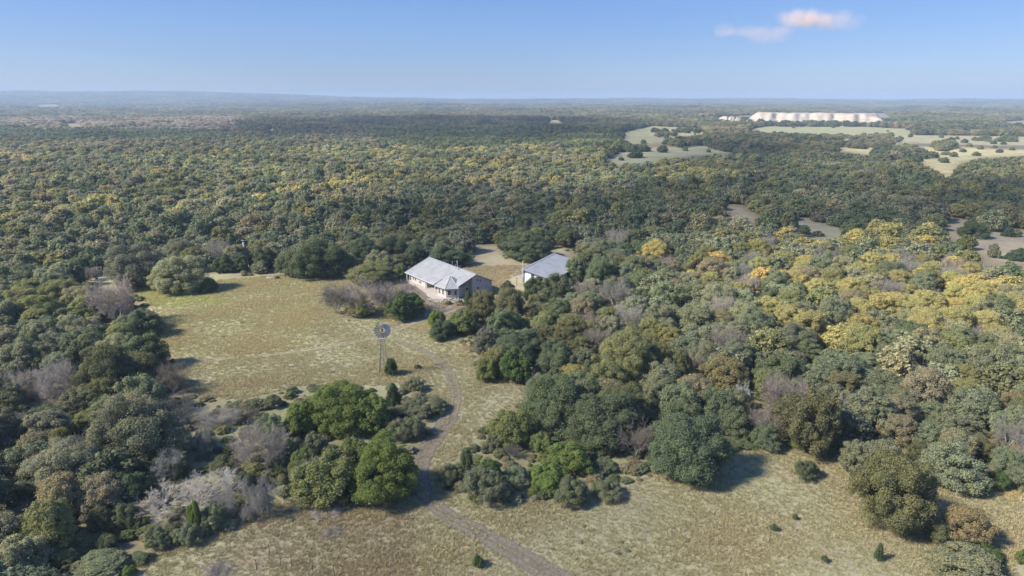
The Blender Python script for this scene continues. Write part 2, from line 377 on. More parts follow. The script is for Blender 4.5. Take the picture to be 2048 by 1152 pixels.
# crowns seen one by one in the photograph: x0, y0, x1, y1, tint, style
TREES = [
 (210,490,330,572,'gd'),(308,513,410,586,'gp'),(403,560,430,587,'bd'),(187,563,275,655,'p'),(256,607,319,674,'dk'),(208,642,271,692,'m'),
 (150,682,275,795,'md'),(240,700,322,780,'md'),(0,640,46,700,'g'),(46,640,117,705,'g'),(117,632,208,692,'g'),(0,680,75,740,'g'),(65,665,145,722,'gd'),
 (0,572,85,645,'m'),(32,585,125,650,'m'),(82,555,165,612,'m'),(115,592,160,635,'m'),(133,572,210,630,'gp'),(163,563,188,585,'g'),
 (50,500,112,540,'m'),(90,523,145,562,'or'),(0,520,55,560,'g'),(25,525,90,575,'g'),(0,548,55,585,'g'),(130,502,173,553,'o'),(158,490,213,540,'o'),
 (140,672,182,706,'d'),(112,697,155,722,'dw'),(20,742,85,800,'d'),(70,730,150,812,'d'),(100,720,150,770,'d'),(-10,745,30,795,'d'),
 (310,722,378,785,'pd'),(178,780,220,830,'dk'),(205,775,360,930,'g'),(310,790,400,850,'pd'),
 (0,810,48,870,'g'),(45,812,125,855,'o'),(80,828,142,870,'g'),(138,818,210,862,'m'),(95,852,148,925,'m'),(-10,865,38,940,'o'),(32,862,105,935,'mg'),
 (120,905,170,950,'o'),(138,870,182,928,'dw','tall'),(165,895,225,950,'g'),(165,852,215,890,'pd'),
 (75,945,170,1040,'mg'),(150,945,255,1030,'mg'),(45,1000,150,1110,'m'),(0,930,45,1000,'dk'),(37,950,80,1000,'o'),(0,1000,65,1030,'d','fallen'),
 (-5,1070,85,1160,'gp'),(-10,1025,35,1080,'g'),(120,1065,205,1110,'m'),(105,1100,160,1140,'m'),(150,1105,245,1160,'g'),(195,1072,235,1105,'o'),
 (30,1130,100,1165,'g'),(175,1015,225,1070,'md'),(335,1065,358,1088,'by'),(248,1135,268,1155,'b'),(225,930,300,1010,'dk'),(215,1000,275,1060,'sd'),
 (268,950,420,1040,'dw','fallen'),(372,858,428,915,'d','weeping'),(462,850,575,945,'d'),(350,930,480,1010,'dw','fallen'),(483,962,552,1035,'d','weeping'),
 (380,808,485,860,'d'),(470,812,520,845,'pd'),(490,920,530,950,'by'),(470,940,520,985,'sd'),(260,1033,292,1066,'sd'),(375,1010,400,1065,'b'),
 (400,1000,460,1060,'s'),(430,985,480,1040,'d'),(330,880,380,950,'sd'),(420,880,470,950,'sd'),(350,1040,400,1090,'s'),(290,1060,340,1100,'s'),
 (400,1125,465,1165,'d','weeping'),(300,900,372,960,'d'),
 (500,800,575,890,'s'),(527,785,560,815,'s'),(485,795,532,820,'s'),(567,772,632,865,'b'),(625,765,730,860,'b'),(700,775,775,860,'b'),
 (548,862,600,912,'s'),(598,855,655,910,'s'),(577,898,628,952,'bo'),(585,922,640,985,'d'),(605,912,712,1002,'bo'),(665,858,740,955,'bo'),
 (711,856,828,995,'b'),(603,968,628,1000,'bd'),(683,982,742,1010,'pd','fallen'),(618,1003,692,1035,'d','fallen'),(643,1050,688,1074,'d','fallen'),
 (540,880,580,940,'s'),(640,870,680,920,'sd'),
 (770,768,802,820,'j'),(790,790,885,838,'s'),(772,830,845,880,'s'),(806,753,852,783,'s'),
 (992,820,1065,890,'bo'),(965,865,1012,900,'s'),(920,897,948,942,'sd'),(873,905,925,968,'s'),(930,935,1015,1005,'s'),(950,915,1000,968,'bd'),
 (1008,888,1042,916,'pd'),(998,930,1058,970,'s'),(1098,882,1170,942,'b'),(1065,862,1105,905,'bo'),(1073,922,1127,980,'b'),(1105,950,1177,1005,'s'),
 (1180,912,1235,945,'s'),(1183,955,1245,995,'s'),(1042,745,1165,860,'o'),(1130,785,1272,890,'o'),(1115,850,1235,912,'sd'),(1108,725,1183,775,'yg'),
 (1233,845,1310,915,'pd'),(1310,820,1452,955,'o'),(1285,752,1350,820,'g'),(1340,760,1400,800,'o'),(1230,775,1290,810,'s'),(1270,815,1330,850,'s'),
 (955,694,1000,760,'bo'),(998,688,1058,762,'bd'),(944,648,1000,705,'gd'),(990,660,1085,725,'o'),(1020,630,1070,668,'m'),(1068,620,1110,660,'m'),
 (1105,625,1180,672,'m'),(1150,638,1215,690,'m'),(1080,658,1140,735,'o'),(1130,672,1190,712,'md'),(1143,695,1200,750,'gd'),(1190,652,1310,768,'m'),(1260,662,1330,740,'m'),
 (935,573,1000,640,'md'),(985,570,1055,648,'md'),(997,556,1030,590,'dk'),(1045,553,1100,598,'dk'),(1080,547,1146,603,'o'),(1045,585,1100,630,'md'),
 (1090,595,1155,640,'mg'),(1140,557,1195,605,'p'),(1145,590,1210,640,'o'),(1170,583,1215,615,'p'),(1200,602,1215,640,'j'),(928,578,945,610,'j'),(916,597,926,606,'sd'),
 (855,620,888,652,'b'),(859,640,912,677,'dk'),(895,622,955,665,'bo'),(905,610,960,650,'md'),
 (640,568,705,628,'pd'),(680,556,775,630,'p'),(735,562,830,628,'p'),(700,598,745,632,'by'),(775,583,840,634,'bd'),(795,615,822,635,'by'),
 (688,522,790,570,'m'),(788,530,810,556,'bo'),
 (566,476,625,552,'o'),(590,480,690,555,'dk'),(622,480,688,552,'dk'),(690,470,760,530,'dk'),(755,470,815,525,'dk'),(805,488,862,530,'dk'),(858,487,940,532,'dk'),(835,468,880,505,'g'),
 (425,490,465,545,'dk'),(460,500,498,542,'dk'),(503,490,552,538,'dk'),(548,475,600,548,'o'),(325,478,400,525,'g'),(328,447,386,480,'m'),(475,425,542,475,'mb'),(415,450,465,492,'m'),
 (1002,460,1103,518,'dk'),(1130,478,1180,560,'o'),(1170,485,1235,572,'o'),(1230,470,1270,520,'o'),(1262,483,1310,520,'o'),(1302,481,1346,520,'o'),
 (1230,518,1280,570,'g'),(1275,515,1330,545,'g'),(1280,535,1310,568,'p'),(1395,500,1470,548,'y'),(1362,538,1400,570,'y'),(1364,480,1408,510,'m'),(1345,500,1372,535,'o'),
 (1400,706,1500,790,'or'),(1395,772,1475,850,'o'),(1430,810,1500,872,'o'),(1467,762,1512,820,'dw','tall'),(1577,775,1692,910,'md'),(1505,815,1560,895,'o'),
 (1535,755,1610,810,'g'),(1595,727,1660,775,'g'),(1500,735,1560,800,'m'),(1545,695,1620,735,'mg'),(1358,650,1440,700,'g'),(1420,645,1500,700,'g'),(1495,660,1555,700,'g'),
 (1550,642,1638,700,'g'),(1310,650,1368,700,'m'),(1285,680,1350,755,'md'),(1340,695,1385,765,'md'),(1380,692,1435,740,'g'),(1358,737,1384,765,'b'),
 (1690,835,1760,940,'g'),(1730,850,1815,955,'g'),(1850,886,1965,972,'g'),(1925,940,1962,976,'bd'),(1980,942,2016,978,'bd'),(1985,888,2045,950,'g'),(2020,880,2075,975,'g'),
 (1990,840,2048,900,'p'),(1800,758,1895,800,'mg'),(1770,775,1840,830,'g'),(1895,755,1985,800,'m'),(1905,775,1995,850,'g'),(1828,803,1900,850,'g'),(1765,825,1840,890,'mg'),
 (1865,825,1950,880,'g'),(1998,780,2055,840,'mb'),(1695,705,1775,745,'g'),(1708,738,1800,790,'g'),(1715,770,1778,830,'g'),(1688,795,1720,835,'mb'),(1657,700,1690,728,'dw','tall'),
 (1716,898,1880,1058,'md'),(1848,1036,1905,1085,'md'),(1895,1008,1985,1090,'mb'),(1875,1090,2010,1175,'g'),(1940,1085,1995,1120,'bd'),(2038,1097,2062,1125,'b'),
 (1750,1085,1767,1117,'j'),(1586,1024,1596,1036,'sd'),(1540,1044,1555,1058,'sd'),(1643,1108,1656,1122,'sd'),(947,1113,966,1134,'bd'),(1588,912,1636,955,'sd'),(1700,933,1731,955,'sd'),
 (770,716,792,750,'bd'),(829,728,842,738,'sd'),(1200,845,1240,885,'dk'),(1440,870,1500,900,'s'),(1240,745,1290,775,'md'),(1500,700,1545,740,'mg'),(1930,870,1990,920,'md'),
 (1630,765,1700,830,'g'),(1830,845,1900,900,'g'),(1945,920,1985,965,'g'),(1815,880,1860,930,'md'),(1440,775,1500,830,'g'),(550,552,560,559,'j'),
 (1922,443,1975,475,'j'),(2005,455,2030,473,'j'),(2017,495,2060,520,'j'),(1980,487,2000,515,'g'),(1920,470,1950,500,'bo'),
]
def solve(x0, y0, x1, y1):
    cx, cy = (x0 + x1) / 2, (y0 + y1) / 2; ah, bv = (x1 - x0) / 2, (y1 - y0) / 2
    Hh = 5.
    for _ in range(12):
        X, Y = G(cx, cy, Hh / 2); dist = math.sqrt(X * X + Y * Y + (H - Hh / 2) ** 2)
        k = math.cos(math.atan2(cx - CX, F))
        a = ah * dist * k / F; b = bv * dist * k / F; th = math.asin((H - Hh / 2) / dist)
        hh = math.sqrt(max(b * b - (a * math.sin(th)) ** 2, (.35 * b) ** 2)) / math.cos(th)
        Hh = .5 * Hh + .5 * min(2 * hh, 13)
    return X, Y, a, Hh
PLACED = []           # (x, y, a, H, tint, style, manual)
for t in TREES:
    X, Y, a, Hh = solve(*t[:4])
    if T[t[4]][0] in ('shrubtree', 'shrub', 'oak') and t[2] - t[0] > 30: Hh = min(Hh, 1.75 * a if T[t[4]][0] == 'oak' else (2.0 if T[t[4]][0] == 'shrubtree' else 1.5) * a)
    if T[t[4]][0] == 'shrubtree': a *= 1.13
    PLACED.append([X, Y, a * (.88 if T[t[4]][0] == 'elm' else 1.0), Hh * (.93 if T[t[4]][0] == 'elm' else 1.0), t[4], t[5] if len(t) > 5 else None, True, (t[0] + t[2]) / 2, (t[1] + t[3]) / 2])

# which kinds of tree grow where
def pick_tint(px, py, r):
    # right-hand sunlit patch: yellow elms, part of the sunlight put into their tint
    if px > 1290 and 470 < py < 760:
        k = math.exp(-((py - 585 - (px - 1700) * .03) / 100) ** 2) * min(1, (px - 1290) / 260)
        if r.random() < k * .72: return r.choice(('y', 'yg', 'yg', 'yg', 'm', 'gp'))
        return r.choice(('g', 'g', 'gp', 'o', 'm', 'mg', 'g'))
    if py >= 760: return r.choice(('g', 'g', 'mg', 'o', 'md', 'gd'))
    if 300 < py < 372 and 300 < px < 1480:
        return r.choice(('yg', 'yg', 'm', 'm', 'g', 'mg', 'gp', 'o', 'g'))
    if 255 < py <= 305 and 760 < px < 1300: return r.choice(('bo2', 'm', 'o', 'o', 'dk', 'm'))
    if py <= 300:
        if 236 < py < 262 and px < 470: return r.choice(('pp', 'pp', 'mb', 'mg', 'gd', 'pp'))
        if 236 < py < 285 and 450 < px < 1200: return r.choice(('gd', 'gd', 'dk', 'gd', 'mb'))
        if 262 < py < 282 and px < 450: return r.choice(('dk', 'o', 'gd', 'o'))
        return r.choice(('g', 'mg', 'o', 'gd', 'mb', 'm', 'mg'))
    if px < 760:
        if py < 440: return r.choice(('g', 'm', 'mg', 'gp', 'mg', 'o', 'm', 'mb', 'yg', 'g'))
        return r.choice(('g', 'o', 'm', 'mg', 'o', 'gp', 'g', 'g'))
    return r.choice(('o', 'dk', 'md', 'g', 'gd', 'md', 'o', 'm', 'mg'))
T['pp'] = ('elm', (.165, .145, .125), 'leafless pale')
T['bo2'] = ('oak', (.082, .112, .040), 'fresh green')

# ---- fill the rest of the wood
fill = []
grid = {}
def near(x, y, rad):
    g = 8.; i0, j0 = int(x // g), int(y // g)
    for i in range(i0 - 2, i0 + 3):
        for j in range(j0 - 2, j0 + 3):
            for (a, b, ra) in grid.get((i, j), ()):
                if (a - x) ** 2 + (b - y) ** 2 < (ra * .55 + rad * .62) ** 2: return True
    return False
def put(x, y, ra): grid.setdefault((int(x // 8), int(y // 8)), []).append((x, y, ra))
for p in PLACED: put(p[0], p[1], p[2])
HOUSES = [(-18, 181, 15), (9.5, 186, 13)]
NOFILL = [[(262,860),(470,795),(560,775),(800,760),(900,800),(850,1010),(600,1015),(420,1080),(240,1075)], [(850,830),(1000,815),(1060,870),(1250,905),(1320,940),(1250,1010),(860,1010)], [(860,600),(960,590),(960,680),(850,680)]]
def ok_tree(x, y, a, h, z=0.):
    for hx, hy, hr in HOUSES:
        if math.hypot(x - hx, y - hy) < hr + a: return False
    bx, by = P(x, y, z)
    if bx < -150 or bx > 2200 or by > 1500: return False
    for (dx, hz) in ((0, 0), (0, h * .98), (-a, h * .45), (a, h * .45), (-a * .6, h * .85), (a * .6, h * .85)):
        q = P(x + dx, y, z + hz)
        if in_clear(*q): return False
    q = P(x, y, z + h * .45)
    if any(inside(c, *q) for c in NOFILL): return False
    return True
def dens_gap(x, y):   # small natural gaps
    return _n2(x, y, 23, 5.5) * _n2(x, y, 11, 1.2) > .62
IND_R = 262.
y = 55.
cand = []
while y < IND_R + 25:
    xx = -(y * .95 + 25)
    while xx < y * .95 + 25:
        cand.append((xx + rnd.uniform(-2, 2), y + rnd.uniform(-2, 2))); xx += 4.2
    y += 4.2
rnd.shuffle(cand)
for (x, y) in cand:
    d = math.hypot(x, y)
    if d > IND_R or dens_gap(x, y): continue
    a = rnd.uniform(2.5, 4.4); h = a * rnd.uniform(1.35, 1.75)
    if near(x, y, a): continue
    if not ok_tree(x, y, a, h): continue
    put(x, y, a)
    px, py = P(x, y, h * .5)
    r = rnd.random()
    tn = pick_tint(px, py, rnd)
    if r < .035: tn = 'd'
    elif r < .07: tn = 'p'
    PLACED.append([x, y, a, h, tn, None, False, px, py])

CAP = {'oak': 296, 'elm': 290}
SURPLUS = []
PLACED.sort(key=lambda p: (not p[6], math.hypot(p[0], p[1]) - 12 * p[2]))
_c = {}; _k = []
for p in PLACED:
    sp = T[p[4]][0]; _c[sp] = _c.get(sp, 0) + 1
    (SURPLUS if _c[sp] > CAP.get(sp, 9999) else _k).append(p)
PLACED = _k
# ------------------------------------------------------------------ labels of the individual trees
SPEC = {'oak': ('live_oak', 'oak tree', 'live oak'), 'elm': ('cedar_elm', 'elm tree', 'elm'), 'juniper': ('juniper', 'juniper', 'juniper'),
        'shrubtree': ('leafy_bush', 'bush', 'bush'), 'shrub': ('shrub', 'shrub', 'shrub'), 'dead': ('dead_tree', 'dead tree', 'dead tree'), 'bare': ('bare_tree', 'bare tree', 'tree')}
def zone(px, py):
    Z = [
     (0, 430, 1000, 9999, 'in the lower left corner wood'), (0, 470, 860, 1000, 'by the bleached dead branches'), (430, 900, 880, 9999, 'near the bend of the dirt track'),
     (0, 430, 730, 860, 'in the thicket left of the windmill'), (0, 340, 600, 730, 'at the pasture left edge'), (430, 900, 740, 880, 'between windmill and track bend'),
     (900, 1330, 800, 9999, 'right of the track bend'), (900, 1330, 690, 800, 'right of the windmill'), (850, 1240, 540, 690, 'in front of house and barn'),
     (340, 850, 560, 740, 'in the windmill pasture'), (0, 340, 500, 600, 'beyond the pasture left corner'), (0, 600, 470, 560, 'around the utility pole'),
     (600, 960, 455, 560, 'right behind the house'), (960, 1240, 455, 560, 'around the barn'), (1330, 1700, 740, 9999, 'above the lower right field'),
     (1700, 9999, 860, 9999, 'around the lower right field'), (1700, 9999, 740, 860, 'at the right edge wood'), (1330, 1700, 640, 740, 'in the grey-green wood right'),
     (1700, 9999, 640, 740, 'in the far right wood'), (1240, 1600, 540, 640, 'in the wood right of barn'), (1600, 9999, 540, 640, 'in the yellow autumn wood'),
     (1240, 1600, 455, 540, 'beyond the barn to the right'), (1600, 9999, 430, 540, 'by the right-hand glades'),
     (0, 600, -99, 470, 'in the wood beyond the utility pole'), (600, 1000, -99, 470, 'in the wood behind the house'), (1000, 1500, -99, 470, 'in the wood behind the barn'),
     (1500, 9999, -99, 470, 'in the wood past the glades')]
    for x0, x1, y0, y1, s in Z:
        if (x0 <= px or x0 == 0) and px < x1 and y0 <= py < y1: return s
    return 'at the edge of the wood'
ORD = ['first', 'second', 'third', 'fourth', 'fifth', 'sixth', 'seventh', 'eighth', 'ninth', 'tenth', 'eleventh', 'twelfth']
KEYED = {(837.5, 733): 'tiny dark tuft shrub alone in pasture right of the windmill', (781, 733): 'small round dark bush growing against the windmill tower foot'}
def trim(t): return t if len(t.split()) <= 16 else t.replace(' there', '').replace('leafless pinkish-grey', 'pinkish-grey bare').replace('in the ', 'in ', 1).replace('the wood ', 'wood ').replace(', alone in it', ', alone').replace('beyond the ','beyond ').replace('from the left','from left').replace('from the front','from front')
def assign_labels():
    b = {}
    for i, p in enumerate(PLACED):
        sp, colr, adj = T[p[4]]
        b.setdefault((zone(p[7], p[8]), adj, sp), []).append(i)
    lab = {}
    for (z_, adj, sp), ids in b.items():
        kind = SPEC[sp][2]
        if sp == 'bare': kind = 'tree'
        base = f'{adj} {kind}' if not (sp == 'dead') else f'{adj} dead tree'
        if len(ids) == 1:
            lab[ids[0]] = f'{base} {z_}, the only one there'; continue
        ids.sort(key=lambda i: -PLACED[i][8])
        nrow = max(1, math.ceil(len(ids) / 6)); size = math.ceil(len(ids) / nrow)
        rows = [ids[k:k + size] for k in range(0, len(ids), size)]
        nm = {1: [''], 2: ['front row, ', 'back row, '], 3: ['front row, ', 'middle row, ', 'back row, ']}.get(len(rows)) or [f'row {k + 1} from the front, ' for k in range(len(rows))]
        for row, rn in zip(rows, nm):
            row.sort(key=lambda i: PLACED[i][7])
            for k, i in enumerate(row):
                if len(row) == 1: lab[i] = f'{base} {z_}, {rn}alone in it'
                else: lab[i] = f'{base} {z_}, {rn}{ORD[k]} from the left'
    return lab
LAB = assign_labels()
NOTABLE = {0: 'dull grey spreading live oak with a forked trunk showing at the pasture top left', 1: 'pale dome-shaped live oak beside the forked one at the pasture top',
 2: 'small glossy bush against the right foot of the pale dome oak'}
NOTE_POS = {(270, 531): NOTABLE[0], (359, 549.5): NOTABLE[1], (416.5, 573.5): NOTABLE[2], (781, 733): 'small round dark bush growing against the foot of the windmill tower', (835, 733): 'tiny dark tuft alone in the grass right of the windmill',
 (361, 995): 'fallen bleached branches sprawling in front of the weeping dead trees', (769.5, 925.5): 'big bright green bush filling the left side of the track bend', (1798, 978): 'large olive elm standing alone in the lower right field', (1052.5, 489): 'rounded dark oak alone in the glade between house and barn'}
for i, p in enumerate(PLACED):
    LAB[i] = NOTE_POS.get((p[7], p[8]), trim(LAB[i]))

# ------------------------------------------------------------------ build the individual trees
LEAF_K = 2.7
DESAT = .18
def jitter(c, r, amt=.12):
    m_ = sum(c) / 3; c = tuple(v_ * (1 - DESAT) + m_ * DESAT for v_ in c)
    k = LEAF_K * (1 + r.uniform(-amt, amt)); return (c[0] * k * (1 + r.uniform(-.07, .07)), c[1] * k, c[2] * k * (1 + r.uniform(-.07, .07)), 1)
cnt = {}
lowsrc = {}
for i, p in enumerate(PLACED):
    X, Y, a, Hh, tn, style, man, px, py = p
    sp, colr, adj = T[tn]
    nm, cat, _ = SPEC[sp]
    cnt[cat] = cnt.get(cat, 0) + 1
    z = float(zt(X, Y))
    r = random.Random(i * 7 + 1)
    e = empty(nm, (X, Y, z - .02), 0 if i in (0,) else r.uniform(0, 6.28), (a / NR, a / NR, Hh / NH))
    tag(e, LAB[i], cat, {'oak tree': 'live oaks of the wood', 'elm tree': 'elms of the wood', 'bush': 'leafy bushes', 'shrub': 'low shrubs', 'juniper': 'junipers', 'dead tree': 'dead trees', 'bare tree': 'leafless trees'}[cat])
    d = math.hypot(X, Y)
    if sp in ('dead', 'bare'):
        st = style or ('bush' if sp == 'bare' else 'dead')
        tw, lm = r.choice(DEAD[st])
        c = link('twigs', tw, e); c.color = jitter(colr, r)
        l = link('limbs', lm, e)
    else:
        key = {'oak': 'oak', 'elm': 'elm', 'juniper': 'juniper', 'shrubtree': ('bush', 'oak', 'bush')[i % 3] if a > 2 else 'bush', 'shrub': 'shrub'}[sp]
        if (d > 235 or (not man and i % 9 == 0)) and key in LOW: me = LOW[key][i % len(LOW[key])]
        else: me = r.choice(PROTO[key + '_large' if a > 4.3 and key in ('oak', 'elm') else key])
        c = link('crown', me, e); c.color = jitter(colr, r)
        if me in LOW.get(key, ()) and (key, LOW[key].index(me)) not in lowsrc: lowsrc[(key, LOW[key].index(me))] = c
        if sp in ('oak', 'elm') or (sp == 'shrubtree' and a > 2.5): link('trunk', r.choice(LIMBS), e)
print('individual trees', cnt, 'low', list(lowsrc))

# ------------------------------------------------------------------ scatter helper (uncountable masses)
def scatter(name, pts, scl, rot, tint, kidx, sources, label, cat):
    me = bpy.data.meshes.new(name); n = len(pts)
    me.vertices.add(n); me.vertices.foreach_set('co', np.asarray(pts, np.float32).ravel())
    for k, t, a in (('scl', 'FLOAT_VECTOR', scl), ('rot', 'FLOAT_VECTOR', rot), ('tint', 'FLOAT_COLOR', tint), ('kidx', 'INT', kidx)):
        at = me.attributes.new(k, t, 'POINT'); at.data.foreach_set({'FLOAT_VECTOR': 'vector', 'FLOAT_COLOR': 'color', 'INT': 'value'}[t], np.asarray(a).ravel())
    me.update(); o = link(name, me); tag(o, label, cat, kind='stuff')
    ng = bpy.data.node_groups.new(name + '_scatter', 'GeometryNodeTree')
    ng.interface.new_socket('Geometry', in_out='INPUT', socket_type='NodeSocketGeometry'); ng.interface.new_socket('Geometry', in_out='OUTPUT', socket_type='NodeSocketGeometry')
    N = ng.nodes; L = ng.links; gi = N.new('NodeGroupInput'); go = N.new('NodeGroupOutput'); jn = N.new('GeometryNodeJoinGeometry')
    def attr(nm_, ty):
        a = N.new('GeometryNodeInputNamedAttribute'); a.data_type = ty; a.inputs['Name'].default_value = nm_; return a.outputs['Attribute']
    s_, r_, k_ = attr('scl', 'FLOAT_VECTOR'), attr('rot', 'FLOAT_VECTOR'), attr('kidx', 'INT')
    for q, src in enumerate(sources):
        oi = N.new('GeometryNodeObjectInfo'); oi.transform_space = 'ORIGINAL'; oi.inputs['Object'].default_value = src; oi.inputs['As Instance'].default_value = True
        ip = N.new('GeometryNodeInstanceOnPoints'); cmp_ = N.new('FunctionNodeCompare'); cmp_.data_type = 'INT'; cmp_.operation = 'EQUAL'
        L.new(k_, [s for s in cmp_.inputs if s.type == 'INT'][0]); [s for s in cmp_.inputs if s.type == 'INT'][1].default_value = q
        L.new(gi.outputs[0], ip.inputs['Points']); L.new(cmp_.outputs[0], ip.inputs['Selection']); L.new(oi.outputs['Geometry'], ip.inputs['Instance'])
        L.new(r_, ip.inputs['Rotation']); L.new(s_, ip.inputs['Scale']); L.new(ip.outputs[0], jn.inputs[0])
    L.new(jn.outputs[0], go.inputs[0])
    md = o.modifiers.new('scatter', 'NODES'); md.node_group = ng
    return o

# ------------------------------------------------------------------ the wood out to the horizon
srckeys = sorted(lowsrc)
oak_ids = [k for k, s in enumerate(srckeys) if s[0] == 'oak']; elm_ids = [k for k, s in enumerate(srckeys) if s[0] == 'elm']
WP, WS, WR, WT, WK = [], [], [], [], []
d = IND_R - 2
PATCH = {}
QUARRY = [(1415,222),(1500,216),(1770,216),(1790,246),(1420,246)]
BLOCKF = [  # pale far openings: px polygons
 [(70,210),(110,208),(128,213),(80,214)], [(1440,232),(1770,226),(1790,243),(1500,242),(1430,240)], [(2005,243),(2060,240),(2060,254),(2020,252)],[(120,249),(150,246),(170,250),(150,253)],[(262,250),(290,252),(285,255),(266,254)]]
while d < 8600:
    s = max(6.9, d / 150.)
    dth = s / d
    th = -R(47) + rnd.uniform(0, dth)
    while th < R(47):
        dd = d + rnd.uniform(-.55, .55) * s; tt = th + rnd.uniform(-.5, .5) * dth
        x, y = dd * math.sin(tt), dd * math.cos(tt)
        th += dth * rnd.uniform(.75, 1.15)
        if dd < 900 and dens_gap(x * .7, y * .7): continue
        if dd > 900 and _n2(x, y, 95, 2.2) * _n2(x, y, 240, 6.2) > .6: continue
        z = float(zt(x, y))
        sc_ = s / 6.9
        a = rnd.uniform(3.1, 5.6) * (sc_ ** .9); h = rnd.uniform(5.0, 9.2) * (sc_ ** .22)
        px, py = P(x, y, z)
        if px < -120 or px > 2170: continue
        bad = False
        am = min(a, 14)
        for (dx, hz) in ((0, 0), (0, h), (-am, h * .4), (am, h * .4), (-am * .6, h * .85), (am * .6, h * .85)):
            q = P(x + dx, y, z + hz)
            if in_clear(*q) or any(inside(c, *q) for c in BLOCKF): bad = True; break
        if bad: continue
        qx, qy = P(x, y, z + h * .5)
        cell = (int((x + 9 * math.sin(y / 17)) // (26 * max(1, sc_ ** .7))), int(y // (22 * max(1, sc_ ** .7))))
        tn = PATCH.setdefault(cell, pick_tint(qx, qy, rnd)) if rnd.random() < .55 else pick_tint(qx, qy, rnd)
        spc, colr, _a = T[tn]
        k = rnd.choice(elm_ids if spc in ('elm', 'bare') else oak_ids)
        kk = 1 + .22 * float(_n2(x, y, 48 * sc_ ** .5, 7.7)); cc = tuple(v_ * kk for v_ in jitter(colr, rnd, .18)[:3]) + (1,)
        h *= 1 + .22 * float(_n2(x, y, 37 * sc_ ** .5, 2.9))
        WP.append((x, y, z - .3)); WS.append((a / NR, a / NR, h / NH)); WR.append((0, 0, rnd.uniform(0, 6.28))); WT.append(cc); WK.append(k)
    d += s * .86
for p in SURPLUS:
    spc, colr, _a = T[p[4]]
    WP.append((p[0], p[1], float(zt(p[0], p[1])) - .1)); WS.append((p[2] / NR, p[2] / NR, p[3] / NH)); WR.append((0, 0, rnd.uniform(0, 6.28))); WT.append(jitter(colr, rnd)); WK.append(rnd.choice(elm_ids if spc == 'elm' else oak_ids))
# groves and single trees standing in the far fields
FIELDT = [(1380,262,60,'o'),(1400,264,50,'gd')]
def grove(x0, y0, x1, y1, n, tints, amin=3, amax=5.5):
    for _ in range(n):
        px, py = rnd.uniform(x0, x1), rnd.uniform(y0, y1)
        if ((px - (x0 + x1) / 2) / ((x1 - x0) / 2)) ** 2 + ((py - (y0 + y1) / 2) / ((y1 - y0) / 2)) ** 2 > 1: continue
        x, y = G(px, py); z = float(zt(x, y)); a = rnd.uniform(amin, amax); h = a * rnd.uniform(1.1, 1.5)
        tn = rnd.choice(tints); spc, colr, _a = T[tn]
        WP.append((x, y, z - .2)); WS.append((a / NR, a / NR, h / NH)); WR.append((0, 0, rnd.uniform(0, 6.28))); WT.append(jitter(colr, rnd)); WK.append(rnd.choice(oak_ids if spc != 'elm' else elm_ids))
grove(1420,272,1650,310,520,('dk','dk','o','gd')); grove(1300,262,1420,268,30,('dk','gd')); grove(1310,270,1350,276,14,('gd','mb'))
grove(1480,246,1850,252,300,('dk','o','dk','gd'),6,8.5); grove(1600,243,1740,253,120,('dk','o','gd'),6,8.5); grove(1380,238,1500,252,110,('dk','gd','o'),6,8.5); grove(1830,252,2035,268,260,('dk','dk','gd','o'),6,8.5); grove(1660,286,1780,298,70,('g','mg','gd'))
grove(1640,274,1700,280,24,('g','mg')); grove(1700,272,1800,290,60,('mg','g')); grove(1380,282,1420,288,10,('g','mg')); grove(1330,283,1390,296,40,('g','mg','o'))
grove(1860,292,1910,302,30,('g','m')); grove(1950,278,2048,284,16,('o','g')); grove(1240,300,1300,304,26,('dk','o')); grove(1255,312,1275,316,5,('dk','o')); grove(1322,303,1328,305,3,('dk',))
grove(1780,300,1830,314,40,('mg','g','m')); grove(1860,314,1872,318,2,('o',)); grove(1900,284,1903,286,2,('dk',)); grove(1740,300,1850,330,120,('o','dk','gd','g')); grove(1150,268,1250,285,110,('dk','gd'))
for (x0_, y0_, x1_, y1_, n_) in ((1230, 254, 1420, 288, 8), (1220, 295, 1470, 325, 7), (1500, 249, 1830, 285, 12), (1790, 272, 2048, 310, 20), (1800, 300, 1960, 350, 8), (1585, 440, 1720, 475, 3), (1895, 445, 2048, 520, 6)):
    for _ in range(n_):
        x_, y_ = rnd.uniform(x0_, x1_), rnd.uniform(y0_, y1_); far_ = y_ < 330
        grove(x_ - 2, y_ - 1, x_ + 2, y_ + 1, 2, ('dk', 'o', 'g', 'gd', 'm'), 1.5, 3.6 if far_ else 2.4)
print('wood instances', len(WP))
W = scatter('woods', WP, WS, WR, WT, WK, [lowsrc[k] for k in srckeys], 'mixed oak and elm wood stretching from behind the house to the horizon', 'woods')
W.color = (0, 0, 0, 1)

# ------------------------------------------------------------------ ground
angs = np.concatenate([np.linspace(-50, 50, 420), np.linspace(50, 310, 60)[1:-1]])
radii = [2.0]
while radii[-1] < 30000: radii.append(radii[-1] * (1.013 if radii[-1] > 45 else 1.12) + (0 if radii[-1] < 9000 else 300))
radii = np.array(radii)
A_, R_ = np.meshgrid(np.radians(angs), radii)
GX, GY = R_ * np.sin(A_), R_ * np.cos(A_)
GZ = zt(GX, GY)
na, nr = len(angs), len(radii)
V = np.stack([GX.ravel(), GY.ravel(), GZ.ravel()], 1)
V = np.vstack([V, [[0, 0, float(zt(0, 0))]]]); cidx = len(V) - 1
ii, jj = np.meshgrid(np.arange(nr - 1), np.arange(na), indexing='ij'); j2 = (jj + 1) % na
quads = np.stack([ii * na + jj, ii * na + j2, (ii + 1) * na + j2, (ii + 1) * na + jj], -1).reshape(-1, 4)[:, ::-1]
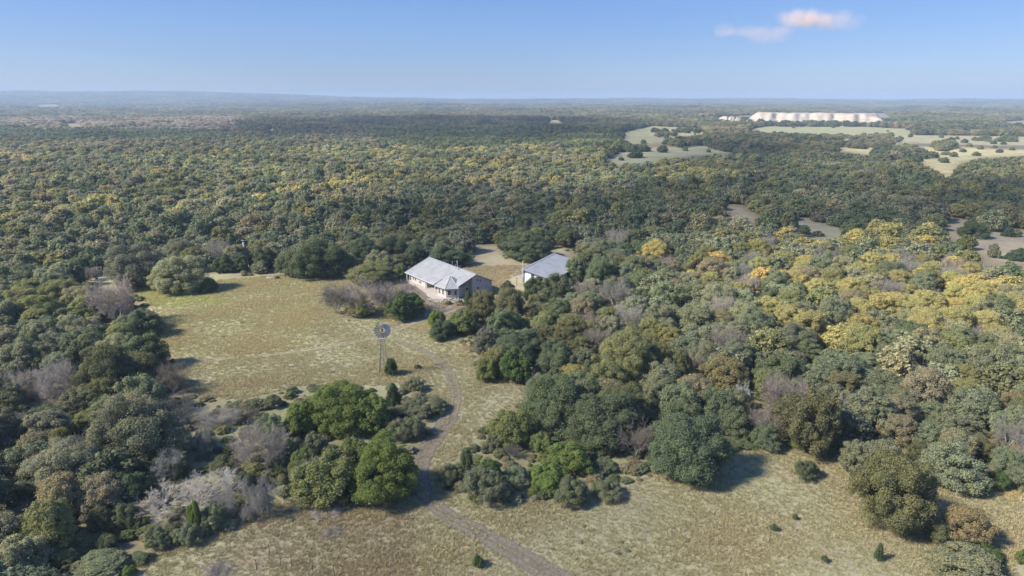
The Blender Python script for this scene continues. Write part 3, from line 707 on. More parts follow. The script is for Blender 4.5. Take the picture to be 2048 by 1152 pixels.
# colour zones
f_ = V[:, 1] * PC - (V[:, 2] - H) * PS; f_ = np.where(f_ < 1, 1e9, f_)
PXX = CX + F * V[:, 0] / f_; PYY = CY - F * (V[:, 1] * PS + (V[:, 2] - H) * PC) / f_
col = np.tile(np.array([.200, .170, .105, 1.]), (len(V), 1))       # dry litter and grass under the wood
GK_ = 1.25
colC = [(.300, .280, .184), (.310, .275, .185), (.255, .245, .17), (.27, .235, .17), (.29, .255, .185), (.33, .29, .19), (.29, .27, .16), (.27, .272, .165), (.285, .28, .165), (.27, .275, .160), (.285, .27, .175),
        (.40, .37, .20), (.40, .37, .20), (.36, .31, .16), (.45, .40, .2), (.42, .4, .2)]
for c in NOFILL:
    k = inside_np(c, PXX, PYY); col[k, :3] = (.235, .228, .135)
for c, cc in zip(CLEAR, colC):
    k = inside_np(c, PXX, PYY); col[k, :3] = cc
for c in BLOCKF:
    k = inside_np(c, PXX, PYY); col[k, :3] = (.23, .205, .15)
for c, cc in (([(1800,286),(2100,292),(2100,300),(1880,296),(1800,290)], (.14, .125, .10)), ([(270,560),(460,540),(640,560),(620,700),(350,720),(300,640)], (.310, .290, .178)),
              ([(280,575),(440,588),(470,600),(330,612),(285,600)], (.31, .315, .155)), ([(1800,302),(1877,293),(2048,300),(2048,308),(1900,312)], (.36, .33, .19)),
              ([(1820,250),(1700,246),(1560,247),(1540,251),(1700,252),(1820,256)], (.33, .29, .14)),
              ([(800,560),(850,590),(960,600),(960,640),(900,635),(830,600)], (.27, .215, .16)), ([(1800,915),(2048,960),(2048,1000),(1850,960)], (.33, .285, .15)),
              ([(500,1010),(830,1010),(840,1152),(400,1152)], (.265, .235, .155))):
    k = inside_np(c, PXX, PYY); col[k, :3] = cc
# blur colours along the grid so that zones fade into each other
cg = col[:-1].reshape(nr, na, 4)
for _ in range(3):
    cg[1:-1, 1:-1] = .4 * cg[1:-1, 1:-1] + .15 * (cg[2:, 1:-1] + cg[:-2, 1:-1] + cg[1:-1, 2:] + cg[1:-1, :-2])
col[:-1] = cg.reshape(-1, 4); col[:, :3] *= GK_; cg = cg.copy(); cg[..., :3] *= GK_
GRID_COL = cg
m = bpy.data.materials.new('dry_grassland'); m.use_nodes = True; nt = m.node_tree; N = nt.nodes; L = nt.links
b = N['Principled BSDF']; b.inputs['Roughness'].default_value = .95; b.inputs['Specular IOR Level'].default_value = .1
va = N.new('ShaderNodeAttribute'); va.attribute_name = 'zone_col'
tc = N.new('ShaderNodeTexCoord')
def noise(scale, detail, lo, hi, fr=.3, to=.7, stretch=None, rough=.65):
    n = N.new('ShaderNodeTexNoise'); n.inputs['Scale'].default_value = scale; n.inputs['Detail'].default_value = detail; n.inputs['Roughness'].default_value = rough
    if stretch:
        mp = N.new('ShaderNodeMapping'); mp.inputs['Scale'].default_value = stretch; mp.inputs['Rotation'].default_value = (0, 0, .4); L.new(tc.outputs['Object'], mp.inputs['Vector']); L.new(mp.outputs[0], n.inputs['Vector'])
    else: L.new(tc.outputs['Object'], n.inputs['Vector'])
    r = N.new('ShaderNodeMapRange'); r.inputs['From Min'].default_value = fr; r.inputs['From Max'].default_value = to; r.inputs['To Min'].default_value = lo; r.inputs['To Max'].default_value = hi
    L.new(n.outputs['Fac'], r.inputs['Value']); return n, r
n1, r1 = noise(.05, 5, .78, 1.2); n2, r2 = noise(.9, 8, .90, 1.08); n3, r3 = noise(3.5, 6, .88, 1.08, stretch=(1, .6, 1))
mul = N.new('ShaderNodeMath'); mul.operation = 'MULTIPLY'; L.new(r1.outputs[0], mul.inputs[0]); L.new(r2.outputs[0], mul.inputs[1])
mu2 = N.new('ShaderNodeMath'); mu2.operation = 'MULTIPLY'; L.new(mul.outputs[0], mu2.inputs[0]); L.new(r3.outputs[0], mu2.inputs[1])
nh, rh = noise(.11, 6, 0, 1, .42, .62)
tint_ = N.new('ShaderNodeMix'); tint_.data_type = 'RGBA'; tint_.blend_type = 'MULTIPLY'; tint_.inputs['B'].default_value = (.95, .87, .89, 1)
L.new(rh.outputs[0], tint_.inputs['Factor']); L.new(va.outputs['Color'], tint_.inputs['A'])
ng_, rg_ = noise(.17, 5, 0, .45, .45, .75)
tg = N.new('ShaderNodeMix'); tg.data_type = 'RGBA'; tg.blend_type = 'MULTIPLY'; tg.inputs['B'].default_value = (.82, 1.0, .72, 1)
L.new(rg_.outputs[0], tg.inputs['Factor']); L.new(tint_.outputs['Result'], tg.inputs['A'])
fin = N.new('ShaderNodeVectorMath'); fin.operation = 'SCALE'; L.new(tg.outputs['Result'], fin.inputs[0]); L.new(mu2.outputs[0], fin.inputs['Scale'])
L.new(fin.outputs[0], b.inputs['Base Color'])
bp = N.new('ShaderNodeBump'); bp.inputs['Strength'].default_value = .6; bp.inputs['Distance'].default_value = .35; L.new(n2.outputs['Fac'], bp.inputs['Height']); L.new(bp.outputs[0], b.inputs['Normal'])
M_GROUND = m
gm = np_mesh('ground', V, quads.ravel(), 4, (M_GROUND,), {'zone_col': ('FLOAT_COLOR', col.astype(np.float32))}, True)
bm = bmesh.new(); bm.from_mesh(gm); bm.verts.ensure_lookup_table()
for j in range(na): bm.faces.new((bm.verts[cidx], bm.verts[(j + 1) % na], bm.verts[j]))
bmesh.ops.recalc_face_normals(bm, faces=bm.faces[-na:]); bm.to_mesh(gm); bm.free()
tag(link('ground', gm), kind='structure')

# ------------------------------------------------------------------ tracks (sheets just above the ground)
def track_mat(name, colr, centre=None, ragged=.95):
    m = bpy.data.materials.new(name); m.use_nodes = True; nt = m.node_tree; N = nt.nodes; L = nt.links
    b = N['Principled BSDF']; o = N['Material Output']; b.inputs['Roughness'].default_value = .95; b.inputs['Specular IOR Level'].default_value = .1
    uv = N.new('ShaderNodeAttribute'); uv.attribute_name = 'across'
    tc = N.new('ShaderNodeTexCoord'); n = N.new('ShaderNodeTexNoise'); n.inputs['Scale'].default_value = 1.1; n.inputs['Detail'].default_value = 8; n.inputs['Roughness'].default_value = .7; L.new(tc.outputs['Object'], n.inputs['Vector'])
    # rut profile: two wheel ruts bare, grass in the middle and at the edges
    ab = N.new('ShaderNodeMath'); ab.operation = 'ABSOLUTE'; L.new(uv.outputs['Fac'], ab.inputs[0])
    rp = N.new('ShaderNodeValToRGB'); el = rp.color_ramp.elements
    stops = ((0, .50), (.22, .58), (.48, .95), (.72, .62), (1.0, .0)) if centre else ((0, .95), (.5, .95), (.8, .6), (1.0, 0))
    el[0].position, el[0].color = stops[0][0], (stops[0][1],) * 3 + (1,); el[1].position, el[1].color = stops[-1][0], (stops[-1][1],) * 3 + (1,)
    for pz, vz in stops[1:-1]:
        e = el.new(pz); e.color = (vz, vz, vz, 1)
    L.new(ab.outputs[0], rp.inputs[0])
    ad = N.new('ShaderNodeMath'); ad.operation = 'ADD'; L.new(rp.outputs[0], ad.inputs[0]); L.new(n.outputs['Fac'], ad.inputs[1])
    mr = N.new('ShaderNodeMapRange'); mr.inputs['From Min'].default_value = ragged; mr.inputs['From Max'].default_value = ragged + .45; L.new(ad.outputs[0], mr.inputs['Value'])
    sc = N.new('ShaderNodeVectorMath'); sc.operation = 'SCALE'; sc.inputs[0].default_value = colr
    r2 = N.new('ShaderNodeMapRange'); r2.inputs['From Min'].default_value = .3; r2.inputs['From Max'].default_value = .7; r2.inputs['To Min'].default_value = .72; r2.inputs['To Max'].default_value = 1.2
    n2 = N.new('ShaderNodeTexNoise'); n2.inputs['Scale'].default_value = 2.6; n2.inputs['Detail'].default_value = 8; L.new(tc.outputs['Object'], n2.inputs['Vector']); L.new(n2.outputs['Fac'], r2.inputs['Value'])
    L.new(r2.outputs[0], sc.inputs['Scale']); L.new(sc.outputs[0], b.inputs['Base Color'])
    tr = N.new('ShaderNodeBsdfTransparent'); mx = N.new('ShaderNodeMixShader'); L.new(mr.outputs[0], mx.inputs['Fac']); L.new(tr.outputs[0], mx.inputs[1]); L.new(b.outputs[0], mx.inputs[2]); L.new(mx.outputs[0], o.inputs['Surface'])
    return m
def catmull(pts, per=12):
    out = []; p = [pts[0]] + list(pts) + [pts[-1]]
    for i in range(1, len(p) - 2):
        for k in range(per):
            t = k / per; out.append(tuple(.5 * ((2 * p[i][c]) + (-p[i-1][c] + p[i+1][c]) * t + (2*p[i-1][c] - 5*p[i][c] + 4*p[i+1][c] - p[i+2][c]) * t * t + (-p[i-1][c] + 3*p[i][c] - 3*p[i+1][c] + p[i+2][c]) * t ** 3) for c in range(len(pts[0]))))
    out.append(tuple(pts[-1])); return out
TRACKLINES = []
def track(name, pxs, material, lift):
    pts = catmull([(*G(x, y), hw) for x, y, hw in pxs]); Vv = []; ac = []; nc = 9
    for i, (x, y, hw) in enumerate(pts):
        a = pts[max(0, i - 1)]; c = pts[min(len(pts) - 1, i + 1)]; t = Vector((c[0] - a[0], c[1] - a[1])).normalized(); nrm = Vector((-t.y, t.x))
        TRACKLINES.append((x, y, hw))
        for k in range(nc):
            u = -1 + 2 * k / (nc - 1); qx, qy = x + nrm.x * hw * u, y + nrm.y * hw * u
            Vv.append((qx, qy, float(zt(qx, qy)) + lift)); ac.append(u)
    Fi = [(i * nc + k, i * nc + k + 1, (i + 1) * nc + k + 1, (i + 1) * nc + k) for i in range(len(pts) - 1) for k in range(nc - 1)]
    me = np_mesh(name, np.array(Vv), np.array(Fi).ravel(), 4, (material,), {'across': ('FLOAT', np.array(ac, np.float32))}, True)
    return tag(link(name, me), kind='structure')
M_DIRT = track_mat('bare_pinkish_dirt', (.225, .19, .15), centre=True, ragged=.80); M_RUT = track_mat('rutted_dirt', (.34, .30, .21), centre=True); M_RUTD = track_mat('dark_rutted_dirt', (.24, .205, .15), centre=True, ragged=.86)
track('dirt_road', [(1180,1190,2.2),(1120,1160,2.0),(1040,1112,1.9),(960,1066,1.7),(900,1035,1.5),(865,1005,1.4),(845,980,1.6),(838,945,1.7),(850,905,1.8),(875,870,1.9),(905,830,1.7)], M_DIRT, .05)
track('dirt_track', [(900,838,1.3),(912,800,1.25),(902,755,1.3),(878,722,1.3),(845,700,1.2),(815,688,1.1),(785,680,.8)], M_RUTD, .055)
track('field_track', [(335,728,1.0),(450,715,1.2),(550,706,1.2),(650,692,1.3),(720,679,1.3),(780,661,1.4),(835,640,1.6),(880,625,2.4),(915,612,3.0)], M_RUT, .05)
track('yard_dirt', [(815,568,1.2),(838,585,2.2),(865,602,3.2),(895,612,4.2),(930,618,4.5),(965,618,3.0)], M_DIRT, .045)
track('old_track', [(560,600,.5),(600,590,1.0),(660,578,1.0),(700,570,.6)], M_RUT, .05)

# ------------------------------------------------------------------ grass
def blade_proto():
    Vb, Fb, vb = [], [], []
    for _ in range(34):
        a = rnd.uniform(0, 6.28); r0 = rnd.uniform(0, .28); x, y = r0 * math.cos(a), r0 * math.sin(a); h = rnd.uniform(.12, .34); l = rnd.uniform(.05, .22); b_ = rnd.uniform(0, 6.28); w_ = rnd.uniform(.012, .03)
        n = len(Vb); px_, py_ = math.cos(a + 1.57) * w_, math.sin(a + 1.57) * w_
        Vb += [(x - px_, y - py_, 0), (x + px_, y + py_, 0), (x + l * math.cos(b_) , y + l * math.sin(b_), h)]; Fb += [n, n + 1, n + 2]; vb += [rnd.random()] * 3
    return np_mesh('tuft_blades', np.array(Vb), np.array(Fb), 3, (M_GRASS,), {'v': ('FLOAT', np.repeat(np.array(vb[::3]), 3).astype(np.float32))})
t0 = G(1180, 1060)
TUFT = link('grass_tuft', blade_proto()); TUFT.location = (*t0, float(zt(*t0))); TUFT.scale = (1.6, 1.6, 1.6); TUFT.color = (.30, .27, .15, 1)
tag(TUFT, 'coarse grass tuft in the field right of the dirt road', 'grass tuft')
GP, GS, GR, GT, GK = [], [], [], [], []
def ground_col(x, y):
    r = math.hypot(x, y); a = math.degrees(math.atan2(x, y)); i = min(nr - 1, int(np.searchsorted(radii, r))); j = min(na - 1, int(np.searchsorted(angs, a)))
    return GRID_COL[i, j]
trk = np.array([(a, b_, c) for a, b_, c in TRACKLINES])
N_G = 0
for _ in range(150000):
    u = rnd.random(); r_ = math.sqrt(58 ** 2 + (205 ** 2 - 58 ** 2) * u ** 1.25); th = rnd.uniform(-R(41), R(41)); x, y = r_ * math.sin(th), r_ * math.cos(th)
    px, py = P(x, y, 0)
    if not (-30 < px < 2080 and py < 1190): continue
    if not in_clear(px, py): continue
    dm = np.min(np.hypot(trk[:, 0] - x, trk[:, 1] - y) - trk[:, 2] * .85)
    if dm < 0 and rnd.random() < .85: continue
    if any(math.hypot(x - hx, y - hy) < hr - 2 for hx, hy, hr in HOUSES): continue
    c = ground_col(x, y); v = rnd.uniform(.90, 1.10)
    k = float(_n2(x, y, 7, 3.3)); hs_ = rnd.uniform(.7, 1.35) * (1 + .35 * k) * (1 + (r_ - 60) / 260)
    GP.append((x, y, float(zt(x, y)) - .01)); GS.append((hs_ * 1.2, hs_ * 1.2, hs_ * .8)); GR.append((0, 0, rnd.uniform(0, 6.28)))
    GT.append((c[0] * v * (1.0 + .05 * k), c[1] * v, c[2] * v * .95, 1)); GK.append(0)
print('grass', len(GP))
GO = scatter('grass', GP, GS, GR, GT, GK, [TUFT], 'dry olive and tan grass covering the pasture and the lower field', 'grass')
GO.color = (0, 0, 0, 1)

# ------------------------------------------------------------------ weeds / low brush at wood edges, as one uncountable mass
UP, US, UR, UT, UK = [], [], [], [], []
for _ in range(6500):
    r_ = rnd.uniform(60, 230); th = rnd.uniform(-R(40), R(40)); x, y = r_ * math.sin(th), r_ * math.cos(th); px, py = P(x, y, 0)
    if in_clear(px, py - 4) or not (-30 < px < 2080 and py < 1200): continue
    if any(math.hypot(x - hx, y - hy) < hr for hx, hy, hr in HOUSES): continue
    a = rnd.uniform(.35, 1.1); h = a * rnd.uniform(.7, 1.3); tn = rnd.choice(('s', 's', 'sd', 'sg', 'mg', 'mb', 'bo')); UP.append((x, y, float(zt(x, y)) - .1)); US.append((a / NR, a / NR, h / NH)); UR.append((0, 0, rnd.uniform(0, 6.28))); UT.append(jitter(T[tn][1], rnd)); UK.append(rnd.choice(elm_ids))
for _ in range(1500):
    r_ = math.sqrt(rnd.uniform(60 ** 2, 200 ** 2)); th = rnd.uniform(-R(40), R(40)); x, y = r_ * math.sin(th), r_ * math.cos(th); px, py = P(x, y, 0)
    if not in_clear(px, py) or not (-30 < px < 2080 and py < 1200) or float(_n2(x, y, 13, 8.8)) < .15: continue
    if any(math.hypot(x - hx, y - hy) < hr - 3 for hx, hy, hr in HOUSES) or np.min(np.hypot(trk[:, 0] - x, trk[:, 1] - y)) < 2.5: continue
    a = rnd.uniform(.12, .38); tn = rnd.choice(('sg', 'mb', 'mg', 'sg', 's')); UP.append((x, y, float(zt(x, y)) - .03)); US.append((a / NR, a / NR, a * .8 / NH)); UR.append((0, 0, rnd.uniform(0, 6.28))); UT.append(jitter(T[tn][1], rnd)); UK.append(rnd.choice(elm_ids))
UO = scatter('undergrowth', UP, US, UR, UT, UK, [lowsrc[k] for k in srckeys], 'low grey-green brush and weeds between the trees', 'undergrowth'); UO.color = (0, 0, 0, 1)
# ------------------------------------------------------------------ house
M_WALL = mat('cream_siding', (.50, .46, .435), .85, noise=(1.2, .07)); M_STUC = mat('warm_plaster', (.56, .43, .36), .9, noise=(1.5, .08))
M_TRIM = mat('white_trim', (.66, .66, .66), .5); M_GLASS = mat('dark_glass', (.03, .035, .045), .12, spec=.6); M_DARK = mat('dark_metal', (.06, .06, .065), .5)
M_CONC = mat('pale_concrete', (.44, .40, .37), .9, noise=(2, .1)); M_GALV = mat('galvanised', (.50, .52, .54), .42, .55, noise=(4, .12)); M_RUST = mat('rusty_iron', (.22, .10, .06), .9)
def roof_mat(name, c, axis_rot):
    m = bpy.data.materials.new(name); m.use_nodes = True; nt = m.node_tree; N = nt.nodes; L = nt.links; b = N['Principled BSDF']
    b.inputs['Roughness'].default_value = .6; b.inputs['Metallic'].default_value = .1; b.inputs['Specular IOR Level'].default_value = .4
    tc = N.new('ShaderNodeTexCoord'); wv = N.new('ShaderNodeTexWave'); wv.wave_type = 'BANDS'; wv.bands_direction = 'X'; wv.inputs['Scale'].default_value = 2.2; wv.inputs['Distortion'].default_value = 0
    L.new(tc.outputs['Object'], wv.inputs['Vector'])
    n = N.new('ShaderNodeTexNoise'); n.inputs['Scale'].default_value = .5; n.inputs['Detail'].default_value = 6; L.new(tc.outputs['Object'], n.inputs['Vector'])
    ad = N.new('ShaderNodeMath'); ad.operation = 'MULTIPLY_ADD'; ad.inputs[1].default_value = .12; L.new(wv.outputs['Fac'], ad.inputs[0]); L.new(n.outputs['Fac'], ad.inputs[2])
    r = N.new('ShaderNodeMapRange'); r.inputs['From Min'].default_value = .35; r.inputs['From Max'].default_value = .75; r.inputs['To Min'].default_value = .86; r.inputs['To Max'].default_value = 1.12; L.new(ad.outputs[0], r.inputs['Value'])
    s = N.new('ShaderNodeVectorMath'); s.operation = 'SCALE'; s.inputs[0].default_value = c; L.new(r.outputs[0], s.inputs['Scale']); L.new(s.outputs[0], b.inputs['Base Color'])
    bp = N.new('ShaderNodeBump'); bp.inputs['Strength'].default_value = .35; bp.inputs['Distance'].default_value = .03; L.new(wv.outputs['Fac'], bp.inputs['Height']); L.new(bp.outputs[0], b.inputs['Normal'])
    return m
M_ROOF = roof_mat('corrugated_roof_sheet', (.33, .335, .35), 0); M_ROOFB = roof_mat('barn_roof_sheet', (.37, .38, .40), 0)
M_RIB = mat('bright_flashing', (.46, .47, .50), .45, .2)
hx0, hy0 = -9.68, 172.45; hz0 = float(zt(-14, 178))
HS = empty('ranch_house', (hx0, hy0, 0), math.atan2(.808, -.589)); tag(HS, 'long single-storey ranch house with grey metal roof and round turret room at its near corner', 'house')
fr = lambda t: 5.72 - .42 * t
bk = lambda t: 5.72 + .46 * t     # t negative
def body(s0, s1, t1, t0=-5.3, m=M_WALL, name='wall'):
    b = MB(); e = .10
    pts = [(t0, -.4), (t1, -.4), (t1, fr(t1) - e)] + ([(0, 5.72 - e)] if t0 < 0 < t1 else []) + [(t0, (bk(t0) if t0 < 0 else fr(t0)) - e)]
    n = len(pts); vs = [(s0, t, z) for t, z in pts] + [(s1, t, z) for t, z in pts]
    b.add(vs, [tuple(range(n)), tuple(range(2 * n - 1, n - 1, -1))] + [(k, (k + 1) % n, n + (k + 1) % n, n + k) for k in range(n)])
    return b.build(name, m, HS)
body(13.5, 23.4, 7.0); body(8.0, 13.497, 4.4, m=M_STUC, name='porch_wall'); body(0., 7.997, .9); body(1.5, 7.99, 4.9, t0=.903, m=M_STUC, name='entry_wall')
# roof
b = MB()
b.slab([(24.3, 0, 5.76), (24.3, 7.85, fr(7.85) + .04), (8, 7.85, fr(7.85) + .04), (8, 5.3, fr(5.3) + .04), (-.6, 5.3, fr(5.3) + .04), (-.6, 0, 5.76)], .11)
b.slab([(-.6, -.001, 5.76), (-.6, -5.9, bk(-5.9) + .04), (24.3, -5.9, bk(-5.9) + .04), (24.3, -.001, 5.76)], .11)
RF = b.build('roof', M_ROOF, HS)
b = MB(); up = .055
def strip(s0, t0, s1, t1, wd=.09, hh=.03):
    z0 = (fr(t0) if t0 >= 0 else bk(t0)) + up; z1 = (fr(t1) if t1 >= 0 else bk(t1)) + up
    dx, dy = s1 - s0, t1 - t0; l = math.hypot(dx, dy); nx, ny = -dy / l * wd, dx / l * wd
    vs = []
    for (s_, t_, z_) in ((s0, t0, z0), (s1, t1, z1)):
        for k in (-1, 1): 
            tt = t_ + ny * k; zz = (fr(tt) if tt >= 0 else bk(tt)) + up
            vs.append((s_ + nx * k, tt, zz)); vs.append((s_ + nx * k, tt, zz + hh))
    b.add(vs, [(0, 2, 3, 1), (4, 5, 7, 6), (1, 3, 7, 5), (0, 4, 6, 2), (0, 1, 5, 4), (2, 6, 7, 3)])
for t_ in (2.6, 5.2): strip(8.1, t_, 24.2, t_, .035)
strip(16.2, .3, 16.2, 7.8, .04); strip(8.05, .3, 8.05, 5.2, .09); strip(12.2, .3, 12.2, 3, .03)
b.build('roof_flashing', mat('sheet_laps', (.45, .45, .46), .5, .3), RF)
b = MB(); b.box(-.62, 24.32, -.16, .16, 5.80, 5.86); b.build('ridge_cap', M_RIB, RF)
b = MB()
b.slab([(-.66, -5.95, bk(-5.9) + .09), (-.54, -5.95, bk(-5.9) + .09), (-.54, 0, 5.84), (-.66, 0, 5.84)], .2)
b.slab([(-.66, 5.32, fr(5.3) + .09), (-.54, 5.32, fr(5.3) + .09), (-.54, 0, 5.84), (-.66, 0, 5.84)], .2)
b.slab([(24.24, 7.88, fr(7.85) + .09), (24.36, 7.88, fr(7.85) + .09), (24.36, 0, 5.84), (24.24, 0, 5.84)], .2)
b.build('rake_trim', M_RIB, RF)
b = MB(); b.box(8.0, 24.3, 7.86, 7.96, 2.32, 2.46); b.build('gutter', M_TRIM, RF)
# turret room
TC = (4.0, 4.95); AN = [R(a) for a in (176, 128, 66, 20, -30, -80, -130)]
ring = lambda r, z: [(TC[0] + r * math.cos(a), TC[1] + r * math.sin(a), z) for a in AN]
b = MB(); b.prism([(p[0], p[1]) for p in ring(3.55, 0)], -.4, 2.95); TW = b.build('turret_wall', M_WALL, HS)
b = MB(); e = ring(4.35, 2.72); n = len(e); ap = (TC[0], TC[1], 5.25)
b.add(e + [ap, (TC[0], TC[1], 2.6)] + [(p[0], p[1], 2.62) for p in e], [(k, (k + 1) % n, n) for k in range(n)] + [(n + 2 + (k + 1) % n, n + 2 + k, n + 1) for k in range(n)] + [((k + 1) % n, k, n + 2 + k, n + 2 + (k + 1) % n) for k in range(n)])
TR = b.build('turret_roof', M_ROOF, HS)
b = MB()
for p in e[:4]: b.tube(Vector(p) + Vector((0, 0, .04)), Vector(ap) + Vector((0, 0, .04)), .07, n=5)
b.tube(Vector(e[0]) , Vector(e[1]), .06, n=4); b.tube(Vector(e[1]), Vector(e[2]), .06, n=4); b.tube(Vector(e[2]), Vector(e[3]), .06, n=4)
b.build('hip_flashing', M_RIB, TR)
def window(parent, c, along, nrm, wd, ht, glass=M_GLASS, frame=M_TRIM, name='window', bars=True):
    """c centre on the wall face; along, nrm unit 2-D vectors in the parent's frame"""
    al = Vector((*along, 0)); nn = Vector((*nrm, 0)); zz = Vector((0, 0, 1)); c = Vector(c)
    def blk(b, u0, u1, v0, v1, d0, d1):
        vs = [c + al * u + zz * v + nn * d for d in (d0, d1) for (u, v) in ((u0, v0), (u1, v0), (u1, v1), (u0, v1))]
        b.add(vs, [(0, 1, 2, 3), (7, 6, 5, 4), (0, 4, 5, 1), (1, 5, 6, 2), (2, 6, 7, 3), (3, 7, 4, 0)])
    f = .07; b = MB()
    blk(b, -wd/2 - f, wd/2 + f, ht/2, ht/2 + f, -.02, .06); blk(b, -wd/2 - f, wd/2 + f, -ht/2 - f * 1.2, -ht/2, -.02, .10); blk(b, -wd/2 - f, -wd/2, -ht/2, ht/2, -.02, .06); blk(b, wd/2, wd/2 + f, -ht/2, ht/2, -.02, .06)
    if bars: blk(b, -wd/2, wd/2, -.025, .025, .022, .05)
    fo = b.build(name, frame, parent)
    b = MB(); blk(b, -wd/2, wd/2, -ht/2, ht/2, -.01, .02); b.build('pane', glass, fo)
    return fo
def face_window(i, f_, wd, ht, z):
    r = ring(3.55, 0); p, q = Vector(r[i][:2]), Vector(r[i + 1][:2]); d = (q - p).normalized(); c = p.lerp(q, f_); nn = Vector((-d.y, d.x)); 
    if nn.dot(c - Vector(TC)) < 0: nn = -nn
    window(HS, (c.x, c.y, z), d, nn, wd, ht)
face_window(0, .16, .55, 1.15, 1.5); face_window(0, .72, .75, 1.3, 1.5); face_window(1, .35, .62, 1.25, 1.5); face_window(1, .78, .6, 1.2, 1.5)
window(HS, (20.9, 7.0, 1.45), (1, 0), (0, 1), .6, 1.2); window(HS, (19.7, 7.0, 1.45), (1, 0), (0, 1), .6, 1.2); window(HS, (22.6, 7.0, 1.2), (1, 0), (0, 1), .7, 1.7)
window(HS, (10.4, 4.4, 1.3), (1, 0), (0, 1), 1.0, 1.5); window(HS, (12.4, 4.4, 1.05), (1, 0), (0, 1), .9, 2.0, name='door', bars=False)
window(HS, (0, -.7, 4.0), (0, 1), (-1, 0), .38, .75, bars=False); window(HS, (0, -1.6, 3.72), (0, 1), (-1, 0), .38, .75, bars=False); window(HS, (0, -.9, 1.45), (0, 1), (-1, 0), .85, 1.35)
window(HS, (1.5, 1.6, 1.05), (0, 1), (-1, 0), .85, 2.0, name='door', bars=False); window(HS, (1.5, 3.1, 2.35), (0, 1), (-1, 0), .5, .12, glass=M_DARK, frame=M_DARK, name='wall_lamp', bars=False)
b = MB(); b.box(16.6, 17.2, 7.0, 7.35, .9, 1.35); b.build('meter_box', M_GALV, HS)
for (s_, t_, h) in ((7.9, 7.5, 2.4), (23.6, 7.6, 2.4), (.15, 5.1, 3.35), (13.2, 7.5, 2.4)):
    b = MB(); b.box(s_ - .09, s_ + .09, t_ - .09, t_ + .09, -.3, h); b.build('post', M_TRIM, HS)
b = MB(); b.prism([(6.0, 10.3), (3.6, 10.0), (1.6, 8.9), (.6, 7.0), (1.5, 5.2), (6, 4.2), (13.4, 4.2), (13.6, 6.8), (23.4, 6.9), (23.4, 8.1), (15, 8.5), (9.5, 9.3), (7.8, 10.1)], -.4, .16); b.build('patio', M_CONC, HS)
for (s_, t_, z0, z1, rr) in ((9.6, -.55, 5.2, 7.3, .11), (12.6, -.8, 5.1, 6.5, .06), (7.3, .6, 5.2, 6.15, .13), (8.9, .5, 5.2, 6.6, .05)):
    b = MB(); b.tube((s_, t_, z0), (s_, t_, z1), rr, n=10); b.tube((s_, t_, z1), (s_, t_, z1 + .14), rr * 1.7, rr * .5, n=10); b.build('vent_pipe', M_GALV, HS)
an = empty('tv_antenna', (0, 0, 0)); M4 = HS.matrix_basis
bpy.context.view_layer.update(); wp = HS.matrix_world @ Vector((23.7, 0, 5.8)); an.location = wp; an.rotation_euler = (0, 0, R(15)); tag(an, 'thin television antenna on the far end of the house roof ridge', 'antenna')
b = MB(); b.tube((0, 0, -.1), (0, 0, 2.0), .035, n=6); b.build('mast', M_GALV, an)
b = MB(); b.tube((-1.3, 0, 1.95), (1.3, 0, 2.1), .03, n=5)
for k in range(9): x = -1.2 + .3 * k; l = .75 - .06 * k; b.tube((x, -l, 1.97 + .02 * k), (x, l, 1.97 + .02 * k), .014, n=4)
b.build('elements', M_GALV, an)
# satellite dish on a post at the left end of the house
dx, dy = G(805, 551); ds = empty('satellite_dish', (dx, dy, float(zt(dx, dy)))); tag(ds, 'pale round satellite dish on a post left of the house', 'satellite dish')
b = MB(); b.tube((0, 0, -.3), (0, 0, 2.2), .05, n=8); b.build('post', M_GALV, ds)
b = MB(); nn_ = 20; rings = [(0, 0), (.35, .05), (.65, .16), (.85, .3)]
vs = [(0, 0, 0)]; 
for r_, h_ in rings[1:]: vs += [(r_ * math.cos(2 * math.pi * k / nn_), r_ * math.sin(2 * math.pi * k / nn_), h_) for k in range(nn_)]
fs = [(0, 1 + k, 1 + (k + 1) % nn_) for k in range(nn_)]
for q in range(2): fs += [(1 + q * nn_ + k, 1 + (q + 1) * nn_ + k, 1 + (q + 1) * nn_ + (k + 1) % nn_, 1 + q * nn_ + (k + 1) % nn_) for k in range(nn_)]
b.add(vs, fs); b.add([(v[0], v[1], v[2] - .03) for v in vs], [tuple(reversed(f)) for f in fs]); dd = b.build('reflector', M_TRIM, ds, True); dd.location = (0, -.1, 2.3); dd.rotation_euler = (R(62), 0, R(25))

# ------------------------------------------------------------------ barn
BN = empty('barn', (3.1, 180.5, 0), math.atan2(.894, .447)); tag(BN, 'tall shed with grey metal roof and pale blue-white walls half hidden behind oaks', 'barn')
M_BW = mat('pale_blue_siding', (.70, .76, .82), .7, noise=(1.5, .05))
br = lambda y: 5.05 + y * .225      # y negative to the right
b = MB(); pts = [(0, -.4), (0, 5.0), (-8.2, br(-8.2) - .06), (-8.2, -.4)]
n = 4; b.add([(.45, y, z) for y, z in pts] + [(14.0, y, z) for y, z in pts], [(0, 1, 2, 3), (7, 6, 5, 4)] + [(k, (k + 1) % 4, 4 + (k + 1) % 4, 4 + k) for k in range(4)]); b.build('wall', M_BW, BN)
b = MB(); pts = [(0, -.4), (0, 5.0), (-3.5, br(-3.5) - .06), (-3.5, -.4)]
b.add([(14.003, y, z) for y, z in pts] + [(21.2, y, z) for y, z in pts], [(0, 1, 2, 3), (7, 6, 5, 4)] + [(k, (k + 1) % 4, 4 + (k + 1) % 4, 4 + k) for k in range(4)]); b.build('back_wall', mat('dark_stain', (.10, .095, .09), .9), BN)  # near-black colour paints in the shade of the open bay
